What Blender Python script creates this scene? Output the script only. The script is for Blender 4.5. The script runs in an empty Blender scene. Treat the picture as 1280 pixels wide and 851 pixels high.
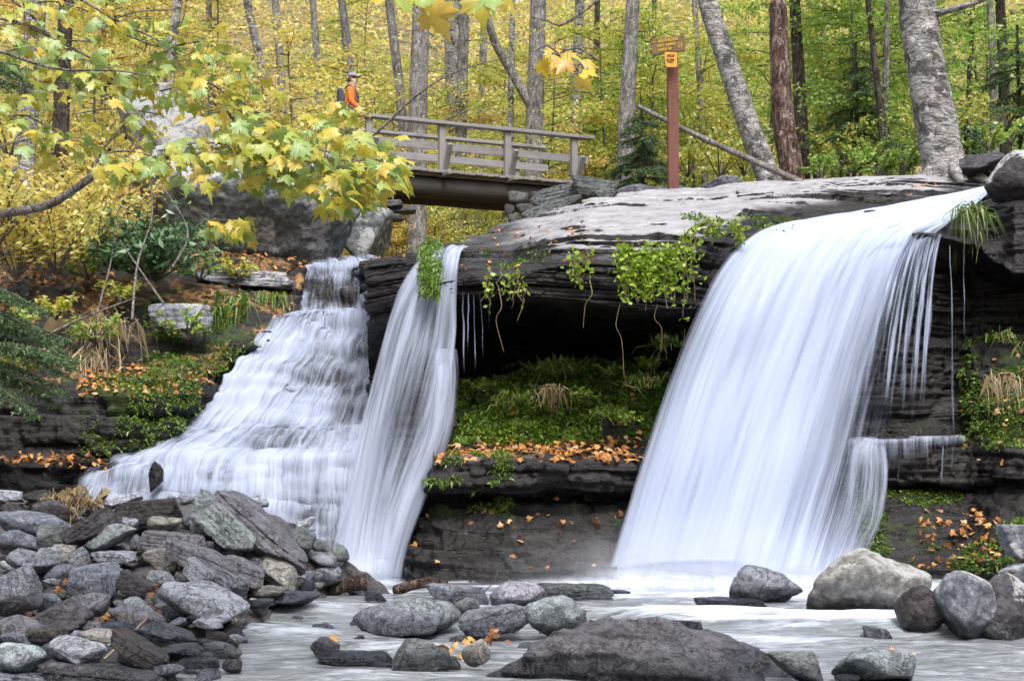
import bpy, bmesh, math, random
import numpy as np
from mathutils import Vector, Matrix

random.seed(7)
RNG = np.random.default_rng(7)
scene = bpy.context.scene
COL = scene.collection
R = math.radians

# ------------------------------------------------------------------ camera
F_PX = 1758.0
CAM_H = 1.6
PITCH = math.atan(114.5 / F_PX)
CP, SP = math.cos(PITCH), math.sin(PITCH)
cam_data = bpy.data.cameras.new("camera")
cam_data.sensor_width = 36.0
cam_data.lens = 36.0 * F_PX / 1280.0
cam_data.clip_start = 0.1
cam_data.clip_end = 2000.0
cam = bpy.data.objects.new("camera", cam_data)
COL.objects.link(cam)
cam.location = (0, 0, CAM_H)
cam.rotation_euler = (math.pi / 2 + PITCH, 0, 0)
scene.camera = cam


def P(px, py, d):
    u = (px - 640.0) / F_PX
    v = (425.5 - py) / F_PX
    s = d / (CP - v * SP)
    return np.array((u * s, d, CAM_H + (SP + v * CP) * s))


def PA(A):
    A = np.asarray(A, float)
    u = (A[..., 0] - 640.0) / F_PX
    v = (425.5 - A[..., 1]) / F_PX
    s = A[..., 2] / (CP - v * SP)
    return np.stack([u * s, A[..., 2], CAM_H + (SP + v * CP) * s], -1)


def proj(V):
    V = np.asarray(V, float)
    x = V[..., 0]
    y = V[..., 1]
    z = V[..., 2] - CAM_H
    f = y * CP + z * SP
    up = -y * SP + z * CP
    return 640 + F_PX * x / f, 425.5 - F_PX * up / f


def d_water(py, z=0.0):
    """distance at which pixel row py meets height z"""
    v = (425.5 - py) / F_PX
    return (z - CAM_H) * (CP - v * SP) / (SP + v * CP)


# ------------------------------------------------------------------ noise
def _hash(ix, iy, iz, seed):
    n = (ix * 374761393 + iy * 668265263 + iz * 1274126177 + seed * 974634777) & 0xFFFFFFFF
    n = ((n ^ (n >> 13)) * 1274126177) & 0xFFFFFFFF
    n = ((n ^ (n >> 16)) * 2246822519) & 0xFFFFFFFF
    return ((n ^ (n >> 15)) & 0xFFFFFF) / float(0xFFFFFF)


def vnoise(p, seed=0):
    p = np.asarray(p, float)
    i = np.floor(p).astype(np.int64)
    f = p - i
    f = f * f * f * (f * (f * 6 - 15) + 10)
    r = 0
    for dx in (0, 1):
        wx = f[..., 0] if dx else 1 - f[..., 0]
        for dy in (0, 1):
            wy = f[..., 1] if dy else 1 - f[..., 1]
            for dz in (0, 1):
                wz = f[..., 2] if dz else 1 - f[..., 2]
                r = r + wx * wy * wz * _hash(i[..., 0] + dx, i[..., 1] + dy, i[..., 2] + dz, seed)
    return r * 2 - 1


def fbm(p, octv=4, seed=0, gain=0.5):
    p = np.asarray(p, float)
    a, s, t = 1.0, 0.0, 0.0
    for o in range(octv):
        s = s + a * vnoise(p * (2.03 ** o), seed + o * 17)
        t += a
        a *= gain
    return s / t


def sstep(a, b, x):
    t = np.clip((x - a) / (b - a), 0, 1)
    return t * t * (3 - 2 * t)


# ------------------------------------------------------------------ mesh + tags
def tag(o, label=None, cat=None, group=None, kind=None):
    if label: o["label"] = label
    if cat: o["category"] = cat
    if group: o["group"] = group
    if kind: o["kind"] = kind
    return o


def build(name, V, F, mat, parent=None, loc=None, smooth=True, attrs=None, uv=None):
    """one mesh object; V are world points, made relative to loc / parent"""
    V = np.asarray(V, float).reshape(-1, 3)
    if loc is None:
        if parent is not None:
            loc = np.zeros(3)
            off = np.array(parent["_org"] if "_org" in parent else (0, 0, 0))
        else:
            loc = off = np.zeros(3)
    else:
        off = np.asarray(loc, float)
    me = bpy.data.meshes.new(name)
    if isinstance(F, np.ndarray):
        n, k = F.shape
        me.vertices.add(len(V))
        me.vertices.foreach_set("co", (V - off).astype(np.float32).ravel())
        me.loops.add(n * k)
        me.loops.foreach_set("vertex_index", F.astype(np.int32).ravel())
        me.polygons.add(n)
        me.polygons.foreach_set("loop_start", np.arange(0, n * k, k, dtype=np.int32))
        me.update(calc_edges=True)
    else:
        me.from_pydata((V - off).tolist(), [], F)
        me.update()
    me.polygons.foreach_set("use_smooth", np.full(len(me.polygons), smooth, dtype=bool))
    if attrs:
        for k_, v_ in attrs.items():
            at = me.attributes.new(k_, "FLOAT", "POINT")
            at.data.foreach_set("value", np.asarray(v_, np.float32).ravel())
    if uv is not None:
        ul = me.uv_layers.new(name="UVMap")
        vi = np.empty(len(me.loops), np.int32)
        me.loops.foreach_get("vertex_index", vi)
        ul.data.foreach_set("uv", np.asarray(uv, np.float32).reshape(-1, 2)[vi].ravel())
    if mat is not None:
        me.materials.append(mat)
    o = bpy.data.objects.new(name, me)
    COL.objects.link(o)
    o.location = loc if parent is None else (0, 0, 0)
    if parent is not None:
        o.parent = parent
    return o


def empty(name, loc):
    o = bpy.data.objects.new(name, None)
    COL.objects.link(o)
    o.location = tuple(float(c) for c in loc)
    o["_org"] = [float(c) for c in loc]
    o.empty_display_size = 0.2
    return o


def shape_part(name, parent, V, F, mat, **k):
    return build(name, V, F, mat, parent=parent, **k)


class Acc:
    def __init__(self):
        self.V, self.F, self.n = [], [], 0

    def add(self, V, F):
        V = np.asarray(V, float)
        self.V.append(V)
        if isinstance(F, np.ndarray):
            self.F.extend((F + self.n).tolist())
        else:
            self.F.extend([[i + self.n for i in f] for f in F])
        self.n += len(V)

    def get(self):
        return np.concatenate(self.V), self.F


def tube(pts, rad, n=8, cap=True, wob=0.0, seed=0):
    pts = np.asarray(pts, float)
    m = len(pts)
    rad = np.broadcast_to(np.asarray(rad, float), (m,))
    T = np.gradient(pts, axis=0)
    T /= np.linalg.norm(T, axis=1)[:, None] + 1e-9
    ref = np.array((0.31, 0.9, 0.17)) if abs(T[0, 2]) > 0.5 else np.array((0, 0, 1.0))
    V = []
    a = np.linspace(0, 2 * np.pi, n, endpoint=False)
    for i in range(m):
        b = np.cross(T[i], ref); b /= np.linalg.norm(b) + 1e-9
        c = np.cross(T[i], b)
        ring = pts[i] + rad[i] * (np.cos(a)[:, None] * b + np.sin(a)[:, None] * c)
        V.append(ring)
    V = np.concatenate(V)
    if wob:
        ax = np.repeat(pts, n, 0)
        dirv = V - ax
        V = ax + dirv * (1 + wob * fbm(V * 5.0, 3, seed))[:, None]
    F = []
    for i in range(m - 1):
        for j in range(n):
            k = (j + 1) % n
            F.append([i * n + j, i * n + k, (i + 1) * n + k, (i + 1) * n + j])
    if cap:
        F.append([j for j in range(n)][::-1])
        F.append([(m - 1) * n + j for j in range(n)])
    return V, F


def resample(pts, step):
    pts = np.asarray(pts, float)
    # catmull-rom densify
    out = []
    n = len(pts)
    for i in range(n - 1):
        p0 = pts[max(i - 1, 0)]; p1 = pts[i]; p2 = pts[i + 1]; p3 = pts[min(i + 2, n - 1)]
        k = max(2, int(np.linalg.norm(p2[:3] - p1[:3]) / step))
        for t in np.arange(k) / k:
            out.append(0.5 * ((2 * p1) + (-p0 + p2) * t + (2 * p0 - 5 * p1 + 4 * p2 - p3) * t * t + (-p0 + 3 * p1 - 3 * p2 + p3) * t ** 3))
    out.append(pts[-1])
    return np.array(out)


def box(c, half, rot=None):
    c = np.asarray(c, float); h = np.asarray(half, float)
    b = min(h) * 0.18
    # bevelled box: 24 corner points hull-like faces
    V, idx = [], {}
    for sx in (-1, 1):
        for sy in (-1, 1):
            for sz in (-1, 1):
                for ax in range(3):
                    p = np.array((sx, sy, sz)) * h
                    q = p - np.array((sx, sy, sz)) * b
                    q[ax] = p[ax]
                    idx[(sx, sy, sz, ax)] = len(V)
                    V.append(q)
    F = []
    def quad(k): F.append([idx[i] for i in k])
    for ax in range(3):
        o1, o2 = (ax + 1) % 3, (ax + 2) % 3
        for s in (-1, 1):
            ks = []
            for a, bb in ((-1, -1), (1, -1), (1, 1), (-1, 1)):
                t = [0, 0, 0]; t[ax] = s; t[o1] = a; t[o2] = bb
                ks.append((t[0], t[1], t[2], ax))
            quad(ks if s > 0 else ks[::-1])
    for ax in range(3):          # edges along ax
        o1, o2 = (ax + 1) % 3, (ax + 2) % 3
        for s1 in (-1, 1):
            for s2 in (-1, 1):
                t0 = [0, 0, 0]; t0[o1] = s1; t0[o2] = s2
                ta = list(t0); ta[ax] = -1
                tb = list(t0); tb[ax] = 1
                ks = [(*ta, o1), (*tb, o1), (*tb, o2), (*ta, o2)]
                quad(ks if s1 * s2 > 0 else ks[::-1])
    for sx in (-1, 1):
        for sy in (-1, 1):
            for sz in (-1, 1):
                ks = [(sx, sy, sz, 0), (sx, sy, sz, 1), (sx, sy, sz, 2)]
                quad(ks if sx * sy * sz > 0 else ks[::-1])
    V = np.array(V)
    if rot is not None:
        V = V @ np.array(rot).T
    return V + c, F


# ------------------------------------------------------------------ materials
def new_mat(name):
    m = bpy.data.materials.new(name)
    m.use_nodes = True
    nt = m.node_tree
    for n in list(nt.nodes):
        nt.nodes.remove(n)
    out = nt.nodes.new("ShaderNodeOutputMaterial")
    return m, nt, out


class NB:
    """tiny node builder"""
    def __init__(self, nt): self.nt = nt
    def n(self, t, **k):
        x = self.nt.nodes.new(t)
        for a, b in k.items(): setattr(x, a, b)
        return x
    def link(self, a, b): self.nt.links.new(a, b)
    def put(self, sock, v):
        if hasattr(v, "is_output") or isinstance(v, bpy.types.NodeSocket): self.nt.links.new(v, sock)
        else: sock.default_value = v
    def noise(self, vec, scale, detail=4, rough=0.55, dist=0.0):
        x = self.n("ShaderNodeTexNoise")
        if vec is not None: self.link(vec, x.inputs["Vector"])
        x.inputs["Scale"].default_value = scale
        x.inputs["Detail"].default_value = detail
        x.inputs["Roughness"].default_value = rough
        x.inputs["Distortion"].default_value = dist
        return x.outputs["Fac"]
    def voro(self, vec, scale, feature="F1", out="Distance"):
        x = self.n("ShaderNodeTexVoronoi", feature=feature)
        self.link(vec, x.inputs["Vector"]); x.inputs["Scale"].default_value = scale
        return x.outputs[out]
    def ramp(self, fac, stops, interp="LINEAR"):
        x = self.n("ShaderNodeValToRGB")
        self.put(x.inputs["Fac"], fac)
        cr = x.color_ramp; cr.interpolation = interp
        while len(cr.elements) < len(stops): cr.elements.new(0.5)
        for e, (p, c) in zip(cr.elements, stops):
            e.position = p
            e.color = (*c, 1) if len(c) == 3 else c
        return x.outputs["Color"]
    def mix(self, f, a, b, blend="MIX"):
        x = self.n("ShaderNodeMix", data_type="RGBA", blend_type=blend)
        self.put(x.inputs[0], f)
        for s, v in ((6, a), (7, b)):
            if isinstance(v, tuple): v = (*v, 1) if len(v) == 3 else v
            self.put(x.inputs[s], v)
        return x.outputs[2]
    def math(self, op, a, b=0.0, c=None, clamp=False):
        x = self.n("ShaderNodeMath", operation=op, use_clamp=clamp)
        self.put(x.inputs[0], a); self.put(x.inputs[1], b)
        if c is not None: self.put(x.inputs[2], c)
        return x.outputs[0]
    def mapr(self, v, a, b, c=0.0, d=1.0):
        x = self.n("ShaderNodeMapRange", interpolation_type="SMOOTHSTEP")
        self.put(x.inputs[0], v)
        for i, q in enumerate((a, b, c, d)): x.inputs[i + 1].default_value = q
        return x.outputs[0]
    def scale(self, vec, s):
        x = self.n("ShaderNodeMapping")
        self.link(vec, x.inputs["Vector"]); x.inputs["Scale"].default_value = s
        return x.outputs["Vector"]
    def attr(self, name):
        return self.n("ShaderNodeAttribute", attribute_name=name).outputs["Fac"]
    def coord(self, which="Object"):
        return self.n("ShaderNodeTexCoord").outputs[which]
    def pos(self):
        return self.n("ShaderNodeNewGeometry").outputs["Position"]
    def nz(self):
        s = self.n("ShaderNodeSeparateXYZ")
        self.link(self.n("ShaderNodeNewGeometry").outputs["Normal"], s.inputs[0])
        return s.outputs["Z"]
    def bump(self, h, strength=0.5, dist=0.05, nrm=None):
        x = self.n("ShaderNodeBump")
        x.inputs["Strength"].default_value = strength
        x.inputs["Distance"].default_value = dist
        self.link(h, x.inputs["Height"])
        if nrm is not None: self.link(nrm, x.inputs["Normal"])
        return x.outputs["Normal"]
    def principled(self, color, rough, normal=None, spec=0.5):
        x = self.n("ShaderNodeBsdfPrincipled")
        self.put(x.inputs["Base Color"], (*color, 1) if isinstance(color, tuple) else color)
        self.put(x.inputs["Roughness"], rough)
        x.inputs["Specular IOR Level"].default_value = spec
        if normal is not None: self.link(normal, x.inputs["Normal"])
        return x.outputs[0]


def mat_cliff(name="cliff_rock"):
    m, nt, out = new_mat(name); b = NB(nt)
    p = b.pos()
    pl = b.scale(p, (0.7, 0.7, 5.0))          # bedding: stretched sideways
    n1 = b.noise(p, 1.3, 6, 0.6)
    n2 = b.noise(pl, 2.2, 6, 0.65, 0.4)
    n3 = b.noise(p, 14.0, 6, 0.7)
    n4 = b.noise(p, 45.0, 3, 0.7)
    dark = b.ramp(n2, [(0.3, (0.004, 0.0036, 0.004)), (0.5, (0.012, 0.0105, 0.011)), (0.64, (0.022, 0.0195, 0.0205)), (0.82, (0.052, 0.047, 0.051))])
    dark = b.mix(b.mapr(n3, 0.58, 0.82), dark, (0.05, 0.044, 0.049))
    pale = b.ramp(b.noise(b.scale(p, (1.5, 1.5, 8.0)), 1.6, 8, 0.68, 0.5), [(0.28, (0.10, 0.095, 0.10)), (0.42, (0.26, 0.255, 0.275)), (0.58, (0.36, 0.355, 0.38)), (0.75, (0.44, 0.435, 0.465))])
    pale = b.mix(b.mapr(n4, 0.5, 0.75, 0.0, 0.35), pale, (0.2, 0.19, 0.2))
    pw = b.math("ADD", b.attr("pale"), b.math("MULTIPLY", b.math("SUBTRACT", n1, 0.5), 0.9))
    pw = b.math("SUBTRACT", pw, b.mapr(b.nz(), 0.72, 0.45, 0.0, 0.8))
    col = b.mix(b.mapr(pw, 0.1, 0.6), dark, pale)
    # moss
    mossn = b.noise(p, 3.2, 7, 0.66)
    mw = b.math("ADD", b.attr("moss"), b.math("MULTIPLY", b.math("SUBTRACT", mossn, 0.5), 2.0))
    mw = b.math("ADD", mw, b.math("MULTIPLY", b.nz(), 0.12))
    mossfac = b.mapr(mw, 0.45, 0.75)
    mosscol = b.ramp(b.noise(p, 22.0, 4, 0.7), [(0.3, (0.008, 0.014, 0.004)), (0.5, (0.022, 0.04, 0.008)), (0.7, (0.06, 0.095, 0.015))])
    col = b.mix(mossfac, col, mosscol)
    vo = b.n("ShaderNodeTexVoronoi"); b.link(p, vo.inputs["Vector"]); vo.inputs["Scale"].default_value = 13.0
    sc_ = b.n("ShaderNodeSeparateColor"); b.link(vo.outputs["Color"], sc_.inputs[0])
    lit = b.ramp(sc_.outputs[0], [(0.0, (0.03, 0.02, 0.012)), (0.35, (0.09, 0.05, 0.025)), (0.6, (0.22, 0.11, 0.04)), (0.85, (0.34, 0.19, 0.06)), (1.0, (0.16, 0.12, 0.08))])
    lw = b.math("ADD", b.attr("litter"), b.math("MULTIPLY", b.math("SUBTRACT", b.noise(p, 1.9, 5, 0.6), 0.5), 1.6))
    lw = b.math("ADD", lw, b.math("MULTIPLY", b.nz(), 0.25))
    col = b.mix(b.mapr(lw, 0.5, 0.7), col, lit)
    h = b.math("ADD", b.math("MULTIPLY", n2, 0.8), b.math("ADD", b.math("MULTIPLY", n3, 0.35), b.math("MULTIPLY", n4, 0.12)))
    nrm = b.bump(h, 0.8, 0.09)
    rough = b.math("ADD", b.mapr(n3, 0.3, 0.7, 0.20, 0.6), b.math("MULTIPLY", mossfac, 0.35), clamp=True)
    b.link(b.principled(col, rough, nrm, 0.36), out.inputs[0])
    return m


def mat_stone(name="stone"):
    m, nt, out = new_mat(name); b = NB(nt)
    oi = b.n("ShaderNodeObjectInfo")
    base = oi.outputs["Color"]
    off = b.n("ShaderNodeVectorMath", operation="ADD")
    b.link(b.coord("Object"), off.inputs[0])
    rnd = b.math("MULTIPLY", oi.outputs["Random"], 53.0)
    cx = b.n("ShaderNodeCombineXYZ"); b.link(rnd, cx.inputs[0]); b.link(rnd, cx.inputs[1])
    b.link(cx.outputs[0], off.inputs[1])
    v = off.outputs[0]
    n1 = b.noise(v, 5.0, 6, 0.65, 0.3)
    n2 = b.noise(v, 24.0, 5, 0.7)
    n3 = b.noise(v, 90.0, 3, 0.75)
    layers = b.noise(b.scale(v, (1.2, 1.2, 9.0)), 3.0, 5, 0.6, 0.6)
    c = b.mix(b.mapr(n1, 0.3, 0.7, 0.0, 0.8), b.mix(1.0, base, (0.50, 0.49, 0.52), "MULTIPLY"), base)
    c = b.mix(b.mapr(layers, 0.5, 0.72, 0.0, 0.55), c, b.mix(1.0, base, (1.25, 1.22, 1.2), "MULTIPLY"))
    pit = b.noise(v, 42.0, 6, 0.8)
    c = b.mix(b.mapr(n2, 0.50, 0.64, 0.0, 0.8), c, b.mix(1.0, base, (0.34, 0.33, 0.36), "MULTIPLY"))
    c = b.mix(b.mapr(pit, 0.52, 0.64, 0.0, 0.7), c, b.mix(1.0, base, (0.42, 0.40, 0.40), "MULTIPLY"))
    c = b.mix(b.mapr(n3, 0.54, 0.68, 0.0, 0.6), c, b.mix(1.0, base, (1.7, 1.7, 1.65), "MULTIPLY"))
    vein = b.math("ABSOLUTE", b.math("SUBTRACT", b.noise(v, 3.2, 5, 0.6, 0.8), 0.5))
    c = b.mix(b.mapr(vein, 0.012, 0.0, 0.0, 0.55), c, b.mix(1.0, base, (1.5, 1.48, 1.45), "MULTIPLY"))
    crk = b.math("ABSOLUTE", b.math("SUBTRACT", b.noise(v, 5.2, 6, 0.65, 1.2), 0.5))
    c = b.mix(b.mapr(crk, 0.014, 0.0, 0.0, 0.8), c, b.mix(1.0, base, (0.18, 0.17, 0.18), "MULTIPLY"))
    h = b.math("ADD", b.math("MULTIPLY", n1, 0.5), b.math("ADD", b.math("MULTIPLY", n2, 0.3), b.math("MULTIPLY", n3, 0.12)))
    h = b.math("ADD", h, b.math("MULTIPLY", layers, 0.25))
    h = b.math("ADD", h, b.math("MULTIPLY", pit, 0.3))
    h = b.math("ADD", h, b.mapr(crk, 0.0, 0.03, 0.0, 0.22))
    wet = wetness(b)
    c = b.mix(wet, c, b.mix(1.0, c, (0.36, 0.37, 0.40), "MULTIPLY"))
    rough = b.mix(wet, b.mapr(n2, 0.3, 0.7, 0.45, 0.75), (0.16, 0.16, 0.16))
    b.link(b.principled(c, rough, b.bump(h, 0.9, 0.06), 0.45), out.inputs[0])
    return m


def wetness(b):
    """splash line: rock stays wet a few centimetres above the stream"""
    s = b.n("ShaderNodeSeparateXYZ"); p = b.pos(); b.link(p, s.inputs[0])
    z = b.math("ADD", s.outputs["Z"], b.math("MULTIPLY", b.math("SUBTRACT", b.noise(p, 4.0, 5, .65), .5), .30))
    return b.mapr(z, 0.20, 0.08)


def mat_lichen_stone(name="lichened_stone"):
    """big pale-blotched boulders"""
    m, nt, out = new_mat(name); b = NB(nt)
    oi = b.n("ShaderNodeObjectInfo")
    v = b.coord("Object")
    n1 = b.noise(v, 1.7, 7, 0.62, 0.6)
    n2 = b.noise(v, 12.0, 6, 0.7)
    n3 = b.noise(v, 50.0, 4, 0.75)
    c = b.mix(b.mapr(n2, 0.35, 0.7), b.mix(1.0, oi.outputs["Color"], (0.35, 0.34, 0.36), "MULTIPLY"), oi.outputs["Color"])
    lich = b.math("ADD", n1, b.math("MULTIPLY", b.math("SUBTRACT", n2, 0.5), 0.35))
    lich = b.math("ADD", lich, b.math("MULTIPLY", b.nz(), 0.09))
    c = b.mix(b.mapr(lich, 0.51, 0.58), c, b.ramp(n3, [(0.3, (0.22, 0.22, 0.23)), (0.7, (0.46, 0.46, 0.46))]))
    ms = b.math("ADD", b.noise(v, 3.0, 6, 0.7), b.math("MULTIPLY", b.nz(), 0.06))
    c = b.mix(b.mapr(ms, 0.62, 0.7, 0, 0.8), c, (0.035, 0.055, 0.012))
    h = b.math("ADD", b.math("MULTIPLY", n1, 0.8), b.math("ADD", b.math("MULTIPLY", n2, 0.35), b.math("MULTIPLY", n3, 0.12)))
    wet = wetness(b)
    c = b.mix(wet, c, b.mix(1.0, c, (0.30, 0.30, 0.32), "MULTIPLY"))
    b.link(b.principled(c, b.mix(wet, (0.8, 0.8, 0.8), (0.2, 0.2, 0.2)), b.bump(h, 0.9, 0.09), 0.4), out.inputs[0])
    return m


def mat_leaf(name, stops, trans=0.45, bright=1.0):
    m, nt, out = new_mat(name); b = NB(nt)
    g = b.n("ShaderNodeNewGeometry")
    oi = b.n("ShaderNodeObjectInfo")
    f = b.math("ADD", b.math("MULTIPLY", g.outputs["Random Per Island"], 0.78), b.math("MULTIPLY", oi.outputs["Random"], 0.22))
    c = b.ramp(f, stops)
    nn = b.noise(b.coord("Object"), 30.0, 3, 0.6)
    c = b.mix(b.mapr(nn, 0.4, 0.75, 0.0, 0.45), c, b.mix(1.0, c, (0.72, 0.62, 0.5), "MULTIPLY"))
    d = b.n("ShaderNodeBsdfDiffuse"); b.link(c, d.inputs[0])
    t = b.n("ShaderNodeBsdfTranslucent"); b.link(c, t.inputs[0])
    mx = b.n("ShaderNodeMixShader"); mx.inputs[0].default_value = trans
    b.link(d.outputs[0], mx.inputs[1]); b.link(t.outputs[0], mx.inputs[2])
    gl = b.n("ShaderNodeBsdfGlossy"); gl.inputs["Roughness"].default_value = 0.45
    m2 = b.n("ShaderNodeMixShader"); m2.inputs[0].default_value = 0.05
    b.link(mx.outputs[0], m2.inputs[1]); b.link(gl.outputs[0], m2.inputs[2])
    b.link(m2.outputs[0], out.inputs[0])
    return m


def mat_bark(name, c0, c1, c2, plates=0.5, horiz=False):
    m, nt, out = new_mat(name); b = NB(nt)
    v = b.coord("Object")
    vs = b.scale(v, (9, 9, 2.2) if not horiz else (3.0, 3.0, 11.0))
    n1 = b.noise(vs, 1.6, 7, 0.68, 0.7)
    n2 = b.noise(v, 3.2, 6, 0.65, 0.4)
    n3 = b.noise(v, 26.0, 5, 0.7)
    wv = b.n("ShaderNodeVectorMath", operation="ADD"); b.link(v, wv.inputs[0])
    wn = b.n("ShaderNodeTexNoise"); b.link(v, wn.inputs["Vector"]); wn.inputs["Scale"].default_value = 5.0; wn.inputs["Detail"].default_value = 4
    ws = b.n("ShaderNodeVectorMath", operation="SCALE"); b.link(wn.outputs["Color"], ws.inputs[0]); ws.inputs["Scale"].default_value = .35; b.link(ws.outputs[0], wv.inputs[1])
    cr = b.voro(b.scale(wv.outputs[0], (14, 14, 4) if not horiz else (5, 5, 8)), 1.0, "DISTANCE_TO_EDGE")
    c = b.ramp(n1, [(0.34, c0), (0.48, c1), (0.62, c2)])
    c = b.mix(b.mapr(n2, 0.50, 0.60, 0, plates), c, tuple(x * .8 for x in c0))
    c = b.mix(b.mapr(b.noise(v, 4.5, 6, .7), 0.58, 0.66, 0, .7), c, tuple(min(1, x * 1.5) for x in c2))
    c = b.mix(b.mapr(n3, 0.5, 0.7, 0, 0.7), c, b.mix(1.0, c, (0.35, 0.33, 0.31), "MULTIPLY"))
    c = b.mix(b.mapr(cr, 0.07, 0.0, 0, 0.35 if horiz else .6), c, tuple(x * .5 for x in c0))
    h = b.math("ADD", b.math("ADD", n1, b.math("MULTIPLY", n3, 0.4)), b.math("MULTIPLY", b.mapr(cr, 0.0, 0.12), .25))
    b.link(b.principled(c, 0.85, b.bump(h, 1.0, 0.06), 0.2), out.inputs[0])
    return m


def mat_wood(name, c0, c1, along="X", rough=0.8):
    m, nt, out = new_mat(name); b = NB(nt)
    v = b.coord("Object")
    s = {"X": (1, 12, 12), "Z": (12, 12, 1)}[along]
    n1 = b.noise(b.scale(v, s), 2.0, 6, 0.65, 0.3)
    n2 = b.noise(v, 2.5, 4, 0.6)
    c = b.mix(n1, c0, c1)
    c = b.mix(b.mapr(n2, 0.5, 0.75, 0, 0.5), c, b.mix(1.0, c, (0.45, 0.42, 0.4), "MULTIPLY"))
    b.link(b.principled(c, rough, b.bump(n1, 0.5, 0.02), 0.25), out.inputs[0])
    return m


def mat_plain(name, c, rough=0.7, var=0.25, scale=20.0):
    m, nt, out = new_mat(name); b = NB(nt)
    n = b.noise(b.coord("Object"), scale, 4, 0.6)
    k = b.mix(b.mapr(n, 0.3, 0.7, 0, 1), tuple(x * (1 - var) for x in c), tuple(min(1, x * (1 + var)) for x in c))
    b.link(b.principled(k, rough, None, 0.3), out.inputs[0])
    return m


def mat_fall(name, su=9.0, sv=0.55, tint=(0.545, 0.615, 0.80), cut=0.5, soft=0.5, gain=2.6, relief=.35, shade_k=.80):
    """silky falling water: streaks along v, density from the sheet's own 'dens' attribute"""
    m, nt, out = new_mat(name); b = NB(nt)
    uv = b.coord("UV")
    a1 = b.noise(b.scale(uv, (su, sv, 1)), 1.0, 3, 0.6)
    a2 = b.noise(b.scale(uv, (su * 4.2, sv * 1.1, 1)), 1.0, 3, 0.65)
    s = b.math("ADD", b.math("MULTIPLY", a1, 0.62), b.math("MULTIPLY", a2, 0.38))
    dens = b.attr("dens")
    big = b.noise(b.scale(uv, (su * .16, sv * .5, 1)), 1.0, 2, 0.5)
    s = b.math("ADD", b.math("MULTIPLY", s, 0.72), b.math("MULTIPLY", big, 0.28))
    al = b.math("ADD", dens, b.math("MULTIPLY", b.math("SUBTRACT", s, cut), gain))
    alpha = b.mapr(al, 0.5 - soft, 0.5 + soft)
    alpha = b.math("MULTIPLY", alpha, b.mapr(dens, 0.0, 0.25))
    shade = b.mix(b.mapr(s, 0.35, 0.65), tuple(x * shade_k for x in tint), tint)
    d = b.n("ShaderNodeBsdfDiffuse"); b.link(shade, d.inputs[0])
    t = b.n("ShaderNodeBsdfTranslucent"); b.link(shade, t.inputs[0])
    mx = b.n("ShaderNodeMixShader"); mx.inputs[0].default_value = 0.35
    nrm = b.bump(s, relief, 0.12)
    b.link(nrm, d.inputs["Normal"])
    b.link(d.outputs[0], mx.inputs[1]); b.link(t.outputs[0], mx.inputs[2])
    tr = b.n("ShaderNodeBsdfTransparent")
    m2 = b.n("ShaderNodeMixShader"); b.link(alpha, m2.inputs[0])
    b.link(tr.outputs[0], m2.inputs[1]); b.link(mx.outputs[0], m2.inputs[2])
    b.link(m2.outputs[0], out.inputs[0])
    return m


def mat_spray(name, tint=(0.74, 0.78, 0.86), amount=1.0):
    """foam mound whose edge thins out"""
    m, nt, out = new_mat(name); b = NB(nt)
    lw = b.n("ShaderNodeLayerWeight"); lw.inputs[0].default_value = 0.5
    n = b.noise(b.scale(b.pos(), (2.2, 1.0, 1.2)), 2.0, 5, 0.6, 0.5)
    al = b.math("MULTIPLY", b.math("POWER", b.math("SUBTRACT", 1.0, lw.outputs["Facing"], clamp=True), 2.2), b.mapr(n, 0.25, 0.65, 0.35, 1.0))
    al = b.math("MULTIPLY", al, amount)
    d = b.n("ShaderNodeBsdfDiffuse"); d.inputs[0].default_value = (*tint, 1)
    t = b.n("ShaderNodeBsdfTranslucent"); t.inputs[0].default_value = (*tint, 1)
    mx = b.n("ShaderNodeMixShader"); mx.inputs[0].default_value = 0.4
    b.link(d.outputs[0], mx.inputs[1]); b.link(t.outputs[0], mx.inputs[2])
    tr = b.n("ShaderNodeBsdfTransparent")
    m2 = b.n("ShaderNodeMixShader"); b.link(al, m2.inputs[0])
    b.link(tr.outputs[0], m2.inputs[1]); b.link(mx.outputs[0], m2.inputs[2])
    b.link(m2.outputs[0], out.inputs[0])
    return m


def mat_stream():
    m, nt, out = new_mat("stream_water"); b = NB(nt)
    p = b.pos()
    q = b.scale(p, (0.55, 1.6, 1.0))
    w1 = b.noise(q, 1.4, 6, 0.6, 1.2)
    w2 = b.noise(b.scale(p, (1.2, 4.0, 1.0)), 3.0, 5, 0.6, 0.8)
    foam = b.math("ADD", b.attr("foam"), b.math("ADD", b.math("MULTIPLY", b.math("SUBTRACT", w1, 0.5), 1.6), b.math("MULTIPLY", b.math("SUBTRACT", w2, 0.5), 0.7)))
    body = b.ramp(w2, [(0.3, (0.09, 0.10, 0.105)), (0.52, (0.19, 0.205, 0.22)), (0.75, (0.31, 0.335, 0.37))])
    col = b.mix(b.mapr(foam, 0.25, 1.0), body, (0.60, 0.645, 0.74))
    rough = b.mapr(foam, 0.2, 0.8, 0.12, 0.5)
    h = b.math("ADD", w1, b.math("MULTIPLY", w2, 0.5))
    b.link(b.principled(col, rough, b.bump(b.math("ADD", h, b.math("MULTIPLY", b.noise(b.scale(p, (4.0, 9.0, 1.0)), 2.0, 4, 0.6, 0.5), 0.35)), 0.7, 0.09), 0.5), out.inputs[0])
    return m


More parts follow.
